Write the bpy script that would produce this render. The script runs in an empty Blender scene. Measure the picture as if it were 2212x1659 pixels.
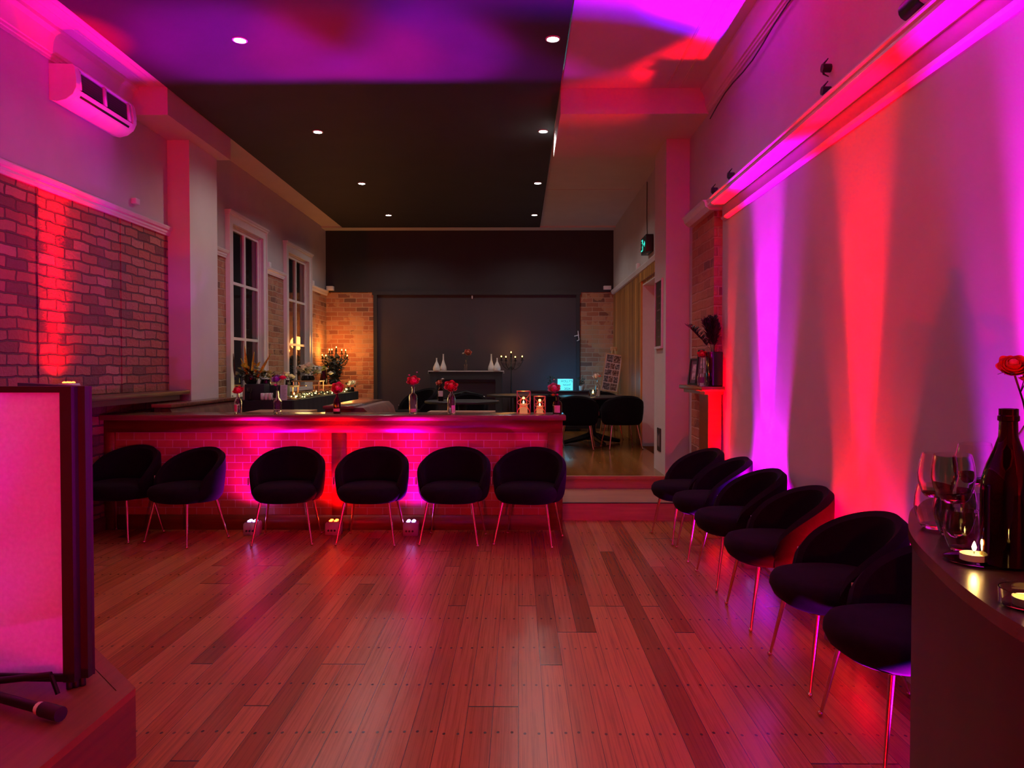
import bpy, bmesh, math, random
from mathutils import Vector, Matrix, Euler
random.seed(7)
SC = bpy.context.scene
COL = SC.collection
PI = math.pi
H0 = 1.42          # eye height above the dance floor
F = 1640.0         # focal length in pixels of a 2212 px wide frame

# ------------------------------------------------------------------ camera
cam_d = bpy.data.cameras.new('camera'); cam_d.sensor_width = 36; cam_d.lens = F/2212*36
cam_d.clip_start = 0.05; cam_d.clip_end = 200
cam = bpy.data.objects.new('camera', cam_d); COL.objects.link(cam)
cam.location = (0, 0, H0)
cam.rotation_euler = (math.radians(90) - math.atan(34.5/F), 0, math.atan(14/F))
SC.camera = cam
# ------------------------------------------------------------------ world (night outside) and exposure
wd = bpy.data.worlds.new('night'); SC.world = wd; wd.use_nodes = True
wd.node_tree.nodes['Background'].inputs[0].default_value = (0.35, 0.4, 0.6, 1)
wd.node_tree.nodes['Background'].inputs[1].default_value = 0.004
SC.view_settings.view_transform = 'Standard'; SC.view_settings.look = 'None'
SC.view_settings.gamma = 1; SC.view_settings.exposure = 0.3
SC.view_settings.use_curve_mapping = False
try:
    SC.cycles.max_bounces = 8; SC.cycles.diffuse_bounces = 5; SC.cycles.glossy_bounces = 4
    SC.cycles.transmission_bounces = 8; SC.cycles.sample_clamp_indirect = 2.5
    SC.cycles.caustics_reflective = False; SC.cycles.caustics_refractive = False
    SC.cycles.use_denoising = True
except Exception: pass

def lamp(name, kind, loc, energy, color, parent=None, size=0.02, target=None, cone=60, blend=1.0, rect=None):
    d = bpy.data.lights.new(name, kind); d.energy = energy; d.color = color
    if kind == 'SPOT':
        d.spot_size = math.radians(cone); d.spot_blend = blend; d.shadow_soft_size = size
    elif kind == 'POINT': d.shadow_soft_size = size
    elif kind == 'AREA':
        d.shape = 'RECTANGLE'; d.size, d.size_y = rect
    o = bpy.data.objects.new(name, d); COL.objects.link(o); o.location = loc
    if target is not None:
        v = Vector(target) - Vector(loc)
        o.rotation_euler = v.to_track_quat('-Z', 'Y').to_euler()
    if parent is not None:
        o.parent = parent; o.matrix_parent_inverse = parent.matrix_basis.inverted()
    return o

RED = (1.0, 0.0, 0.012); BLUE = (0.10, 0.0, 1.0); MAG = (1.0, 0.0, 0.35)

# lights added behind the camera, and one on the ledge out of frame
FILL_DOWN = 1.0     # factor of the downlights

def W(px, py, Y):   # a point of the place from where the photo shows it, at depth Y
    return Vector(((px-1120)*Y/F, Y, H0-(py-795)*Y/F))

# ------------------------------------------------------------------ geometry helpers
class MB:
    def __init__(s): s.bm = bmesh.new(); s.mi = 0
    def _n(s, faces):
        for f in faces: f.material_index = s.mi
    def quad(s, pts):
        f = s.bm.faces.new([s.bm.verts.new(p) for p in pts]); f.material_index = s.mi; return s
    def box(s, x0, x1, y0, y1, z0, z1, M=None, bev=0):
        c = [(x0,y0,z0),(x1,y0,z0),(x1,y1,z0),(x0,y1,z0),(x0,y0,z1),(x1,y0,z1),(x1,y1,z1),(x0,y1,z1)]
        v = [s.bm.verts.new(M @ Vector(p) if M else p) for p in c]
        fs = [s.bm.faces.new([v[i] for i in q]) for q in ((0,3,2,1),(4,5,6,7),(0,1,5,4),(1,2,6,5),(2,3,7,6),(3,0,4,7))]
        s._n(fs)
        if bev:
            es = list({e for f in fs for e in f.edges})
            r = bmesh.ops.bevel(s.bm, geom=es, offset=bev, segments=2, affect='EDGES', profile=0.5)
            s._n(r['faces'])
        return s
    def prism(s, pts, axis, a, b):
        """extrude a closed 2D outline; axis 'x','y','z' is the extrusion axis"""
        def P(u, v, t):
            return {'x': (t,u,v), 'y': (u,t,v), 'z': (u,v,t)}[axis]
        A = [s.bm.verts.new(P(u,v,a)) for u,v in pts]; B = [s.bm.verts.new(P(u,v,b)) for u,v in pts]
        n = len(pts)
        fs = [s.bm.faces.new((A[i],A[(i+1)%n],B[(i+1)%n],B[i])) for i in range(n)]
        fs += [s.bm.faces.new(A[::-1]), s.bm.faces.new(B)]
        s._n(fs); bmesh.ops.recalc_face_normals(s.bm, faces=fs)
        return s
    def lathe(s, prof, c=(0,0,0), n=20, sx=1, sy=1, M=None):
        rings = []
        for r, z in prof:
            if r < 1e-6:
                p = Vector((c[0], c[1], c[2]+z)); rings.append([s.bm.verts.new(M @ p if M else p)])
            else:
                ring = []
                for i in range(n):
                    a = 2*PI*i/n; p = Vector((c[0]+r*sx*math.cos(a), c[1]+r*sy*math.sin(a), c[2]+z))
                    ring.append(s.bm.verts.new(M @ p if M else p))
                rings.append(ring)
        fs = []
        for A, B in zip(rings, rings[1:]):
            if len(A) == 1 and len(B) == 1: continue
            for i in range(n):
                j = (i+1) % n
                if len(A) == 1: fs.append(s.bm.faces.new((A[0], B[j], B[i])))
                elif len(B) == 1: fs.append(s.bm.faces.new((A[i], A[j], B[0])))
                else: fs.append(s.bm.faces.new((A[i], A[j], B[j], B[i])))
        s._n(fs); bmesh.ops.recalc_face_normals(s.bm, faces=fs)
        return s
    def tube(s, pts, r, n=8, r1=None, cap=True):
        pts = [Vector(p) for p in pts]; m = len(pts)
        rs = r if isinstance(r, (list, tuple)) else [r + ((r1 if r1 is not None else r)-r)*i/(m-1) for i in range(m)]
        rings = []; up = None
        for i, p in enumerate(pts):
            d = (pts[min(i+1,m-1)] - pts[max(i-1,0)]).normalized()
            if up is None:
                up = Vector((0,0,1)) if abs(d.z) < .9 else Vector((1,0,0))
            a = d.cross(up).normalized(); b = a.cross(d).normalized(); up = b
            rings.append([s.bm.verts.new(p + a*rs[i]*math.cos(2*PI*k/n) + b*rs[i]*math.sin(2*PI*k/n)) for k in range(n)])
        fs = []
        for A, B in zip(rings, rings[1:]):
            for k in range(n): fs.append(s.bm.faces.new((A[k],A[(k+1)%n],B[(k+1)%n],B[k])))
        if cap: fs += [s.bm.faces.new(rings[0][::-1]), s.bm.faces.new(rings[-1])]
        s._n(fs); bmesh.ops.recalc_face_normals(s.bm, faces=fs)
        return s
    def ball(s, c, r, n=10, sz=1.0):
        k = 6
        return s.lathe([(r*math.sin(PI*i/k), -r*sz*math.cos(PI*i/k)) for i in range(k+1)], c, n)
    def grid(s, f, nu, nv, closed_u=False):
        V = [[s.bm.verts.new(f(i/nu, j/nv)) for j in range(nv+1)] for i in range(nu+(0 if closed_u else 1))]
        n = len(V); fs = []
        for i in range(nu):
            A, B = V[i], V[(i+1) % n]
            for j in range(nv): fs.append(s.bm.faces.new((A[j],B[j],B[j+1],A[j+1])))
        s._n(fs); return s
    def build(s, name, mats, parent=None, smooth=False, loc=None):
        me = bpy.data.meshes.new(name)
        if smooth == 'auto':
            for e in s.bm.edges:
                if len(e.link_faces) == 2 and e.calc_face_angle(0) > math.radians(38): e.smooth = False
        s.bm.to_mesh(me); s.bm.free()
        if not isinstance(mats, (list, tuple)): mats = [mats]
        for m in mats: me.materials.append(m)
        if smooth:
            me.polygons.foreach_set('use_smooth', [True]*len(me.polygons))
        o = bpy.data.objects.new(name, me); COL.objects.link(o)
        if parent is not None: o.parent = parent
        if loc is not None: o.location = loc
        return o

def struct(o): o['kind'] = 'structure'; return o
def tag(o, label, cat, group=None, kind=None):
    o['label'] = label; o['category'] = cat
    if group: o['group'] = group
    if kind: o['kind'] = kind
    return o
def thing(name, label, cat, loc=(0,0,0), rz=0, group=None):
    o = bpy.data.objects.new(name, None); o.empty_display_size = .05; COL.objects.link(o)
    o.location = loc; o.rotation_euler = (0,0,rz)
    return tag(o, label, cat, group)
def copy_tree(o, parent=None):
    c = o.copy(); COL.objects.link(c)
    if parent is not None: c.parent = parent
    for ch in list(o.children):
        copy_tree(ch, c)
    return c
def B(): return MB()
def bx(name, m, *a, parent=None, bev=0, sm=False):
    return MB().box(*a, bev=bev).build(name, m, parent, 'auto' if bev else False)

# ------------------------------------------------------------------ materials
class NT:
    def __init__(s, name):
        s.m = bpy.data.materials.new(name); s.m.use_nodes = True; s.t = s.m.node_tree
        s.b = s.t.nodes['Principled BSDF']
    def n(s, typ, **kw):
        x = s.t.nodes.new(typ)
        for k, v in kw.items(): setattr(x, k, v)
        return x
    def lk(s, a, b): s.t.links.new(a, b)
    def put(s, sock, v):
        if isinstance(v, bpy.types.NodeSocket): s.lk(v, sock)
        elif v is not None: sock.default_value = v
    def math(s, op, a, b=None, c=None):
        x = s.n('ShaderNodeMath', operation=op)
        for i, v in enumerate((a, b, c)):
            if v is not None: s.put(x.inputs[i], v)
        return x.outputs[0]
    def coord(s, which='Object'): return s.n('ShaderNodeTexCoord').outputs[which]
    def sep(s, v):
        x = s.n('ShaderNodeSeparateXYZ'); s.put(x.inputs[0], v); return x.outputs
    def comb(s, x=0., y=0., z=0.):
        c = s.n('ShaderNodeCombineXYZ')
        for i, v in enumerate((x, y, z)): s.put(c.inputs[i], v)
        return c.outputs[0]
    def noise(s, v, scale=5, detail=3, rough=.5):
        x = s.n('ShaderNodeTexNoise'); s.put(x.inputs['Vector'], v)
        x.inputs['Scale'].default_value = scale; x.inputs['Detail'].default_value = detail
        x.inputs['Roughness'].default_value = rough
        return x.outputs['Fac']
    def white(s, v):
        x = s.n('ShaderNodeTexWhiteNoise', noise_dimensions='3D'); s.put(x.inputs['Vector'], v); return x.outputs['Value']
    def ramp(s, f, stops):
        x = s.n('ShaderNodeValToRGB'); s.put(x.inputs[0], f); cr = x.color_ramp
        while len(cr.elements) < len(stops): cr.elements.new(.5)
        for e, (p, c) in zip(cr.elements, stops): e.position = p; e.color = (*c, 1)
        return x.outputs[0]
    def mix(s, f, a, b, mode='MIX'):
        x = s.n('ShaderNodeMix', data_type='RGBA', blend_type=mode)
        s.put(x.inputs[0], f)
        for i, v in ((6, a), (7, b)):
            if isinstance(v, tuple): v = (*v[:3], 1)
            s.put(x.inputs[i], v)
        return x.outputs[2]
    def bump(s, h, strength=.5, dist=.01, normal=None):
        x = s.n('ShaderNodeBump'); x.inputs['Strength'].default_value = strength
        x.inputs['Distance'].default_value = dist; s.put(x.inputs['Height'], h)
        if normal is not None: s.put(x.inputs['Normal'], normal)
        return x.outputs[0]
    def set(s, **kw):
        names = {'col': 'Base Color', 'rough': 'Roughness', 'metal': 'Metallic', 'spec': 'Specular IOR Level', 'nor': 'Normal',
                 'trans': 'Transmission Weight', 'ior': 'IOR', 'sheen': 'Sheen Weight', 'coat': 'Coat Weight', 'coatr': 'Coat Roughness',
                 'emc': 'Emission Color', 'em': 'Emission Strength', 'alpha': 'Alpha', 'sub': 'Subsurface Weight', 'sheenr': 'Sheen Roughness'}
        for k, v in kw.items():
            if isinstance(v, tuple) and len(v) == 3: v = (*v, 1)
            s.put(s.b.inputs[names[k]], v)
        return s.m
def plain(name, col, rough=.6, metal=0, var=.12, scale=14, **kw):
    t = NT(name); n = t.noise(t.coord(), scale, 4)
    lo = tuple(c*(1-var) for c in col); hi = tuple(min(1, c*(1+var)) for c in col)
    t.set(col=t.ramp(n, [(.3, lo), (.7, hi)]), rough=rough, metal=metal, **kw)
    return t.m
def emis(name, col, strength, sample=True):
    t = NT(name); n = t.noise(t.coord(), 8, 2)
    t.set(col=(.1,.1,.1), emc=col, em=t.math('MULTIPLY_ADD', n, strength*.1, strength*.95))
    if not sample:
        try: t.m.cycles.emission_sampling = 'NONE'
        except Exception: pass
    return t.m
def wood(name, c0, c1, axis='x', rough=.4, scale=1.0, **kw):
    t = NT(name); s = t.sep(t.coord())
    k = {'x': (1.2, 22, 22), 'y': (22, 1.2, 22), 'z': (22, 22, 1.2)}[axis]
    v = t.comb(*[t.math('MULTIPLY', s[i], k[i]*scale) for i in range(3)])
    n = t.noise(v, 1.6, 6, .6)
    t.set(col=t.ramp(n, [(.3, c0), (.72, c1)]), rough=rough, nor=t.bump(n, .15, .002), **kw)
    return t.m
def glass(name, col=(1,1,1), rough=.02, ior=1.45):
    t = NT(name); n = t.noise(t.coord(), 20, 1)
    t.set(col=col, trans=1.0, rough=t.math('MULTIPLY_ADD', n, .01, rough), ior=ior)
    return t.m

def brick_mat(name, axis, tone=(1,1,1), rough_relief=1.0, plaster=.0, bw=.235, bh=.086):
    """irregular old bricks; axis = wall normal"""
    t = NT(name); s = t.sep(t.coord())
    u = s[1] if axis == 'x' else s[0]; z = s[2]
    base = t.comb(u, z, 0.)
    nz = t.n('ShaderNodeTexNoise'); t.lk(base, nz.inputs['Vector']); nz.inputs['Scale'].default_value = 6; nz.inputs['Detail'].default_value = 3
    off = t.n('ShaderNodeVectorMath', operation='MULTIPLY_ADD'); t.lk(nz.outputs['Color'], off.inputs[0])
    off.inputs[1].default_value = (.060*rough_relief, .040*rough_relief, 0); t.lk(base, off.inputs[2])
    br = t.n('ShaderNodeTexBrick'); t.lk(off.outputs[0], br.inputs['Vector'])
    br.inputs['Scale'].default_value = 1; br.inputs['Brick Width'].default_value = bw; br.inputs['Row Height'].default_value = bh
    br.inputs['Mortar Size'].default_value = .0095; br.inputs['Mortar Smooth'].default_value = .5; br.inputs['Bias'].default_value = 0
    br.offset = .5; br.inputs['Color1'].default_value = (0,0,0,1); br.inputs['Color2'].default_value = (1,1,1,1); br.inputs['Mortar'].default_value = (.5,.5,.5,1)
    T = lambda c: tuple(a*b for a, b in zip(c, tone))
    sp = t.sep(br.outputs['Color'])[0]
    cb = t.ramp(sp, [(0, T((.18,.07,.045))), (.1, T((.12,.07,.055))), (.2, T((.30,.11,.06))), (.6, T((.42,.17,.09))), (.85, T((.36,.15,.10))), (1, T((.5,.27,.17)))])
    n2 = t.noise(base, 2.2, 4); n3 = t.noise(base, 34, 4, .65)
    cb = t.mix(t.math('MULTIPLY', n3, .55), cb, T((.20,.08,.06)))
    cb = t.mix(t.math('SUBTRACT', t.math('MULTIPLY', n2, 1.6), 1.25+.0), cb, T((.5,.33,.22)))
    mort = T((.40,.27,.20)) if plaster else T((.10,.06,.05))
    m = t.math('MINIMUM', br.outputs['Fac'], 1.0)
    if plaster:
        smear = t.math('MULTIPLY', t.math('GREATER_THAN', n2, .52), plaster)
        cb = t.mix(smear, cb, T((.46,.27,.15)))
    col = t.mix(m, cb, mort)
    h = t.math('ADD', t.math('MULTIPLY', t.math('SUBTRACT', 1.0, br.outputs['Fac']), 1.0), t.math('MULTIPLY', n3, .6))
    h = t.math('ADD', h, t.math('MULTIPLY', t.noise(base, 9, 3), .5))
    t.set(col=col, rough=.72, nor=t.bump(h, 1.0*rough_relief, .022), spec=.45)
    return t.m

def floor_mat(name, c_lo, c_mid, c_hi, rough=.24, bwid=.105):
    t = NT(name); s = t.sep(t.coord()); x, y = s[0], s[1]
    xs = t.math('DIVIDE', x, bwid); p = t.math('FLOOR', xs); u = t.math('FRACT', xs)
    rp = t.math('FLOOR', t.math('MULTIPLY', t.white(t.comb(p, 3.1, 0.)), 8))
    js = t.math('DIVIDE', t.math('ADD', t.math('DIVIDE', y, .45), rp), 8)
    seg = t.math('FLOOR', js); fs = t.math('FRACT', js)
    idn = t.white(t.comb(p, seg, 7.7))
    col = t.ramp(idn, [(0, c_lo), (.25, c_mid), (.7, c_mid), (1, c_hi)])
    gv = t.comb(t.math('ADD', t.math('MULTIPLY', x, 75), t.math('MULTIPLY', idn, 90)), t.math('MULTIPLY', y, 1.1), t.math('MULTIPLY', idn, 40))
    g = t.noise(gv, 1.3, 7, .68)
    col = t.mix(t.ramp(g, [(.46, (0,0,0)), (.66, (.6,.6,.6))]), col, tuple(c*.42 for c in c_lo))
    wv = t.noise(t.comb(x, y, 0.), 1.1, 3)
    col = t.mix(t.math('MULTIPLY', wv, .35), col, tuple(c*.8 for c in c_lo))
    edge = t.math('MULTIPLY', t.math('MINIMUM', u, t.math('SUBTRACT', 1.0, u)), bwid)
    gap = t.math('LESS_THAN', edge, .0013)
    ej = t.math('LESS_THAN', t.math('MULTIPLY', fs, 3.6), .010)
    dv = t.math('MULTIPLY', t.math('SUBTRACT', t.math('FRACT', t.math('DIVIDE', y, .45)), .5), .45)
    jit = t.math('MULTIPLY', t.math('SUBTRACT', t.white(t.comb(p, t.math('FLOOR', t.math('DIVIDE', y, .45)), 1.)), .5), .02)
    dv = t.math('ADD', t.math('ADD', dv, jit), .0)
    # joints and nails share the joist rows
    def nail(c):
        du = t.math('MULTIPLY', t.math('SUBTRACT', u, c), bwid)
        return t.math('LESS_THAN', t.math('SQRT', t.math('ADD', t.math('POWER', t.math('ABSOLUTE', du), 2.0), t.math('POWER', t.math('ABSOLUTE', t.math('MULTIPLY', dv, .62)), 2.0))), .0058)
    nl = t.math('MAXIMUM', nail(.24), nail(.76))
    dark = t.math('MAXIMUM', t.math('MAXIMUM', gap, ej), nl)
    col = t.mix(t.math('MULTIPLY', dark, .85), col, (.02,.01,.008))
    rg = t.math('MULTIPLY_ADD', idn, .05, rough)
    h = t.math('SUBTRACT', t.math('MULTIPLY', g, .18), dark)
    t.set(col=col, rough=rg, nor=t.bump(h, .22, .002), spec=.5)
    return t.m

M = {}
M['paint'] = plain('grey wall paint', (.46,.44,.43), .75, var=.04, scale=3)
M['paint_light'] = plain('light grey paint', (.56,.53,.50), .7, var=.03, scale=3)
M['ceil'] = plain('ceiling white paint', (.62,.56,.52), .8, var=.03, scale=3)
M['trimw'] = plain('white gloss trim', (.66,.62,.62), .35, var=.03)
M['panel_black'] = plain('black ceiling panel paint', (.031,.033,.039), .72, var=.1, scale=2)
M['wall_black'] = plain('black wall paint', (.022,.021,.024), .7, var=.12, scale=2)
M['wall_dark'] = plain('charcoal wall paint', (.042,.032,.038), .72, var=.08, scale=2)
M['brick_x'] = brick_mat('old red brick side', 'x')
M['brick_x_far'] = brick_mat('old tan brick side', 'x', (1.0,1.0,.95), .8, .5)
M['brick_y'] = brick_mat('old tan brick back', 'y', (1.15,1.05,.9), .5, .6)
M['brick_breast_x'] = brick_mat('chimney brick side', 'x', (1.1,.72,.72), .7, .4)
M['brick_breast_y'] = brick_mat('chimney brick front', 'y', (1.1,.72,.72), .7, .4)
M['floor'] = floor_mat('timber dance floor', (.25,.072,.018), (.50,.165,.045), (.64,.25,.072))
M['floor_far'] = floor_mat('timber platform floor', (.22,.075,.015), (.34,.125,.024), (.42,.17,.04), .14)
M['step'] = wood('step timber', (.34,.15,.08), (.50,.25,.14), 'x', .35)
M['bar_wood'] = wood('dark red bar timber', (.17,.045,.014), (.28,.075,.022), 'x', .35)
M['bar_top'] = wood('dark bar top timber', (.12,.05,.03), (.22,.09,.05), 'x', .22)
M['dark_wood'] = wood('dark ledge timber', (.07,.035,.025), (.15,.07,.045), 'y', .35)
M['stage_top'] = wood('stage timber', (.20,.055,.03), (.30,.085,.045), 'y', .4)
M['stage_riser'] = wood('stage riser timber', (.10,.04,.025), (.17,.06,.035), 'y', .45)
M['plank_wood'] = wood('honey wood', (.35,.2,.09), (.5,.3,.14), 'x', .4)
M['easel_wood'] = wood('easel wood', (.45,.28,.13), (.6,.4,.2), 'z', .5)
M['velvet'] = plain('black velvet', (.0055,.0045,.006), .95, var=.2, scale=30, sheen=.02, sheenr=.5, spec=.05)
M['gold'] = plain('rose gold metal', (.72,.42,.30), .22, 1.0, var=.05)
M['tagw'] = plain('white fabric tag', (.85,.75,.75), .6)
M['black_metal'] = plain('black metal', (.012,.012,.013), .42, .4)
M['black_plastic'] = plain('black plastic', (.012,.012,.014), .45)
M['white_plastic'] = plain('white plastic', (.72,.70,.72), .35, var=.03)
M['lilac_plastic'] = plain('white lamp housing', (.6,.58,.62), .45, var=.05)
M['cloth_black'] = plain('black tablecloth', (.010,.009,.010), .85, var=.2)
M['leather'] = plain('brown leather', (.15,.065,.035), .55, var=.3, scale=9)
M['glass'] = glass('clear glass')
M['glass_dark'] = glass('dark bottle glass', (.10,.025,.012), .03)
M['glass_brown'] = glass('brown bottle glass', (.25,.08,.03), .03)
M['glass_black'] = plain('black glossy glaze', (.006,.005,.007), .08, var=.1)
M['label'] = plain('paper label', (.72,.58,.60), .6, var=.08, scale=40)
M['petal_red'] = plain('red petals', (.68,.04,.05), .6, var=.25, scale=40, sub=.0)
M['petal_pink'] = plain('dusty pink petals', (.62,.20,.24), .6, var=.2, scale=40)
M['petal_purple'] = plain('purple petals', (.26,.12,.42), .6, var=.2, scale=40)
M['petal_white'] = plain('cream petals', (.80,.72,.60), .6, var=.08, scale=40)
M['petal_yellow'] = plain('yellow petals', (.62,.60,.07), .6, var=.3, scale=60)
M['petal_lime'] = plain('lime hydrangea petals', (.52,.50,.16), .7, var=.3, scale=60)
M['petal_coral'] = plain('coral petals', (.66,.15,.09), .6, var=.25, scale=40)
M['leaf'] = plain('dark leaves', (.035,.055,.025), .5, var=.35, scale=25)
M['leaf_grey'] = plain('eucalyptus leaves', (.07,.085,.06), .6, var=.35, scale=25)
M['stem'] = plain('stem green', (.05,.09,.03), .5)
M['ceramic_white'] = plain('white ceramic', (.74,.70,.66), .35, var=.03)
M['candle'] = plain('ivory candle wax', (.85,.72,.5), .5, sub=.0, var=.04)
M['copper'] = plain('copper', (.7,.32,.16), .3, 1.0)
M['flame'] = emis('warm flame', (1,.50,.10), 9, False)
M['flame_hot'] = emis('bright flame', (1,.66,.28), 26, False)
M['bulb'] = emis('fairy bulb', (1,.80,.26), 5, False)
M['downlight'] = emis('cool downlight', (.80,.95,1), 40, False)
M['led_red'] = emis('red led', (1,.06,.01), 14, False)
M['led_purple'] = emis('purple led', (.55,.25,1), 14, False)
M['sign_green'] = emis('exit sign green', (0.02,.85,.62), 1.1, False)
M['led_candle'] = emis('lit wax candle', (1,.30,.12), .45, False)
M['chalk'] = plain('chalk', (.22,.2,.2), .8)
M['counter_top'] = plain('dark bronze counter top', (.05,.032,.024), .24, .0, var=.25, scale=30)
M['counter_body'] = plain('dark brown counter side', (.020,.013,.008), .5, .0, var=.15, scale=4)
M['wine'] = plain('dark wine', (.004,.002,.002), .1)
# ------------------------------------------------------------------ measures of the room
XL, XR, XF = -3.64, 1.78, 1.787
YB, Y0 = 14.37, -3.2
ZC, ZP = 4.04, 0.29
T = .25
# ---- setting
struct(bx('floor', M['floor'], XL-T, XR+T, Y0, 8.0, -.12, 0))
pf = B()
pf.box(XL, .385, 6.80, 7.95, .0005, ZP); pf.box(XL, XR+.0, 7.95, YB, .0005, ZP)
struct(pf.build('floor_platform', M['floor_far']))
struct(bx('trim_10', M['step'], .386, XR, 7.05, 7.949, .0005, .16))                      # lower step
b = B(); b.box(.386, XR, 7.93, 7.949, .16, .262); b.box(.386, XR, 7.90, 7.949, .262, ZP+.002)
struct(b.build('trim_11', M['step']))
struct(bx('trim_12', M['black_metal'], .39, XR-.25, 7.045, 7.075, .1601, .166))           # dark nosing strip on tread edge
struct(bx('ceiling', M['ceil'], XL-T, XR+T, Y0, YB+T, ZC, ZC+.15))
struct(bx('trim_1', M['panel_black'], -3.25, .385, Y0+.3, 14.05, ZC-.028, ZC-.0005))       # black ceiling panel
struct(bx('trim_2', M['gold'], .3855, .393, Y0+.3, 14.05, ZC-.03, ZC-.0005))
# left wall with two windows
WIN = [(9.43, 10.85), (11.75, 13.2)]; AR = .14; WZ0, WZ1 = 1.08, 3.24; RAIL = 2.80
def ysegs(a, b, cuts):
    out = []; y = a
    for c, d in cuts: out.append((y, c)); y = d
    out.append((y, b)); return out
wl = B()
near_end = 8.2
for (ya, yb, mi) in ((Y0, near_end, 0),):
    wl.mi = 0; wl.box(XL-T, XL, ya, yb, 0, RAIL)
    wl.mi = 1; wl.box(XL-T, XL, ya, yb, RAIL, ZC)
cuts = [(a+AR, b_-AR) for a, b_ in WIN]
for ya, yb in ysegs(near_end, YB+T, cuts):
    wl.mi = 2; wl.box(XL-T, XL, ya, yb, 0, RAIL)
    wl.mi = 1; wl.box(XL-T, XL, ya, yb, RAIL, ZC)
for ya, yb in cuts:
    wl.mi = 2; wl.box(XL-T, XL, ya, yb, 0, WZ0)
    wl.mi = 1; wl.box(XL-T, XL, ya, yb, WZ1, ZC)
struct(wl.build('wall_left', [M['brick_x'], M['paint'], M['brick_x_far']]))
# picture rail left
def rail_left(name, y0, y1):
    b = B(); b.prism([(XL, 2.785), (XL+.018, 2.785), (XL+.022, 2.80), (XL+.03, 2.81), (XL+.03, 2.83), (XL+.045, 2.84), (XL+.055, 2.865), (XL+.055, 2.875), (XL, 2.875)], 'y', y0, y1)
    return struct(b.build(name, M['trimw']))
rail_left('trim_3', Y0, 7.88); rail_left('trim_4', 8.6, 9.42); rail_left('trim_5', 10.86, 11.74); rail_left('trim_6', 13.21, YB)
# brick joints: raised pointing strips on the near wall
struct(B().box(XL, XL+.008, 5.72, 5.74, 1.2, 2.785).box(XL, XL+.008, 6.93, 6.95, 1.2, 2.785).build('trim_13', M['brick_x']))
# cornices
def cornice(name, xw, sgn, y0, y1):
    p = [(0, ZC-.23), (.012, ZC-.23), (.012, ZC-.21), (.022, ZC-.205), (.022, ZC-.185), (.034, ZC-.18), (.04, ZC-.10), (.06, ZC-.05), (.08, ZC-.03), (.08, ZC), (0, ZC)]
    b = B(); b.prism([(xw + sgn*u, v) for u, v in p], 'y', y0, y1)
    for d in (.26, .275, .385, .40):
        b.prism([(xw+sgn*(d-.005), ZC), (xw+sgn*d, ZC-.008), (xw+sgn*(d+.005), ZC)], 'y', y0, y1)
    return struct(b.build(name, M['ceil'], smooth='auto'))
cornice('trim_7', XR, -1, Y0, 7.17)
p = B(); p.prism([(XL, ZC-.23), (XL+.012, ZC-.23), (XL+.012, ZC-.21), (XL+.022, ZC-.205), (XL+.022, ZC-.185), (XL+.034, ZC-.18), (XL+.04, ZC-.10), (XL+.06, ZC-.05), (XL+.10, ZC-.03), (XL+.10, ZC), (XL, ZC)], 'y', Y0, 7.1)
for d in (.2, .3): p.prism([(XL+d-.005, ZC), (XL+d, ZC-.008), (XL+d+.005, ZC)], 'y', Y0, 7.1)
struct(p.build('trim_8', M['ceil'], smooth='auto'))
# beams and columns
struct(bx('trim_14', M['paint_light'], XL, -3.27, 7.10, 8.65, 3.78, ZC-.0005))
struct(bx('trim_15', M['ceil'], .394, XF, 7.17, 8.62, 3.80, ZC-.0005))
struct(bx('wall_left_pier', M['paint_light'], XL, -3.41, 7.88, 8.60, 0, 3.779))
struct(bx('wall_right_pier', M['paint_light'], 1.537, XR, 7.95, 8.60, ZP, 3.799))
struct(bx('trim_16', M['ceil'], .42, XF-.02, 11.2, 11.215, ZC-.006, ZC-.0005))
# back wall
wb = B()
wb.mi = 0; wb.box(XL-T, -2.74, YB, YB+T, 0, 2.85); wb.box(1.157, XF+T, YB, YB+T, 0, 2.85)
wb.mi = 1; wb.box(XL-T, XF+T, YB-.02, YB+T, 2.85, ZC)
wb.mi = 2; wb.box(-2.74, 1.157, YB+.02, YB+T, 0, 2.85)
struct(wb.build('wall_back', [M['brick_y'], M['wall_black'], M['wall_dark']]))
f = B(); f.box(-2.74, -2.67, YB-.04, YB+.019, ZP, 2.80); f.box(1.09, 1.157, YB-.04, YB+.019, ZP, 2.80); f.box(-2.76, 1.175, YB-.045, YB+.019, 2.80, 2.87)
struct(f.build('trim_9', M['wall_black']))
struct(bx('trim_17', M['ceil'], XL, XF, 14.06, YB-.001, ZC-.03, ZC-.0005))
# right wall near and far
wr = B()
wr.mi = 0; wr.box(XR, XR+T, Y0, 8.3, 0, ZC)
wr.mi = 0; wr.box(XF, XF+T, 8.3, YB+T, 2.86, ZC)
wr.mi = 0; wr.box(XF, XF+T, 8.3, 9.6, 0, 2.86)
wr.mi = 1; wr.box(XF, XF+T, 10.97, YB+T, 0, 2.86); wr.box(XF, XF+T, 9.6, 10.97, 2.62, 2.86)
M['slat'] = NT('vertical timber boards'); 
def slat_mat():
    t = M['slat']; s = t.sep(t.coord()); ys = t.math('DIVIDE', s[1], .16)
    idn = t.white(t.comb(t.math('FLOOR', ys), 1., 1.)); fr = t.math('FRACT', ys)
    g = t.noise(t.comb(t.math('MULTIPLY', s[1], 26), t.math('MULTIPLY', s[2], 1.5), idn), 1.5, 6)
    col = t.ramp(t.math('ADD', t.math('MULTIPLY', g, .6), t.math('MULTIPLY', idn, .4)), [(.25, (.20,.07,.015)), (.7, (.62,.28,.07))])
    gap = t.math('LESS_THAN', fr, .16)
    col = t.mix(gap, col, (.05,.03,.02))
    t.set(col=col, rough=.32, nor=t.bump(t.math('SUBTRACT', 1.0, gap), .6, .01)); M['slat'] = t.m
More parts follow.
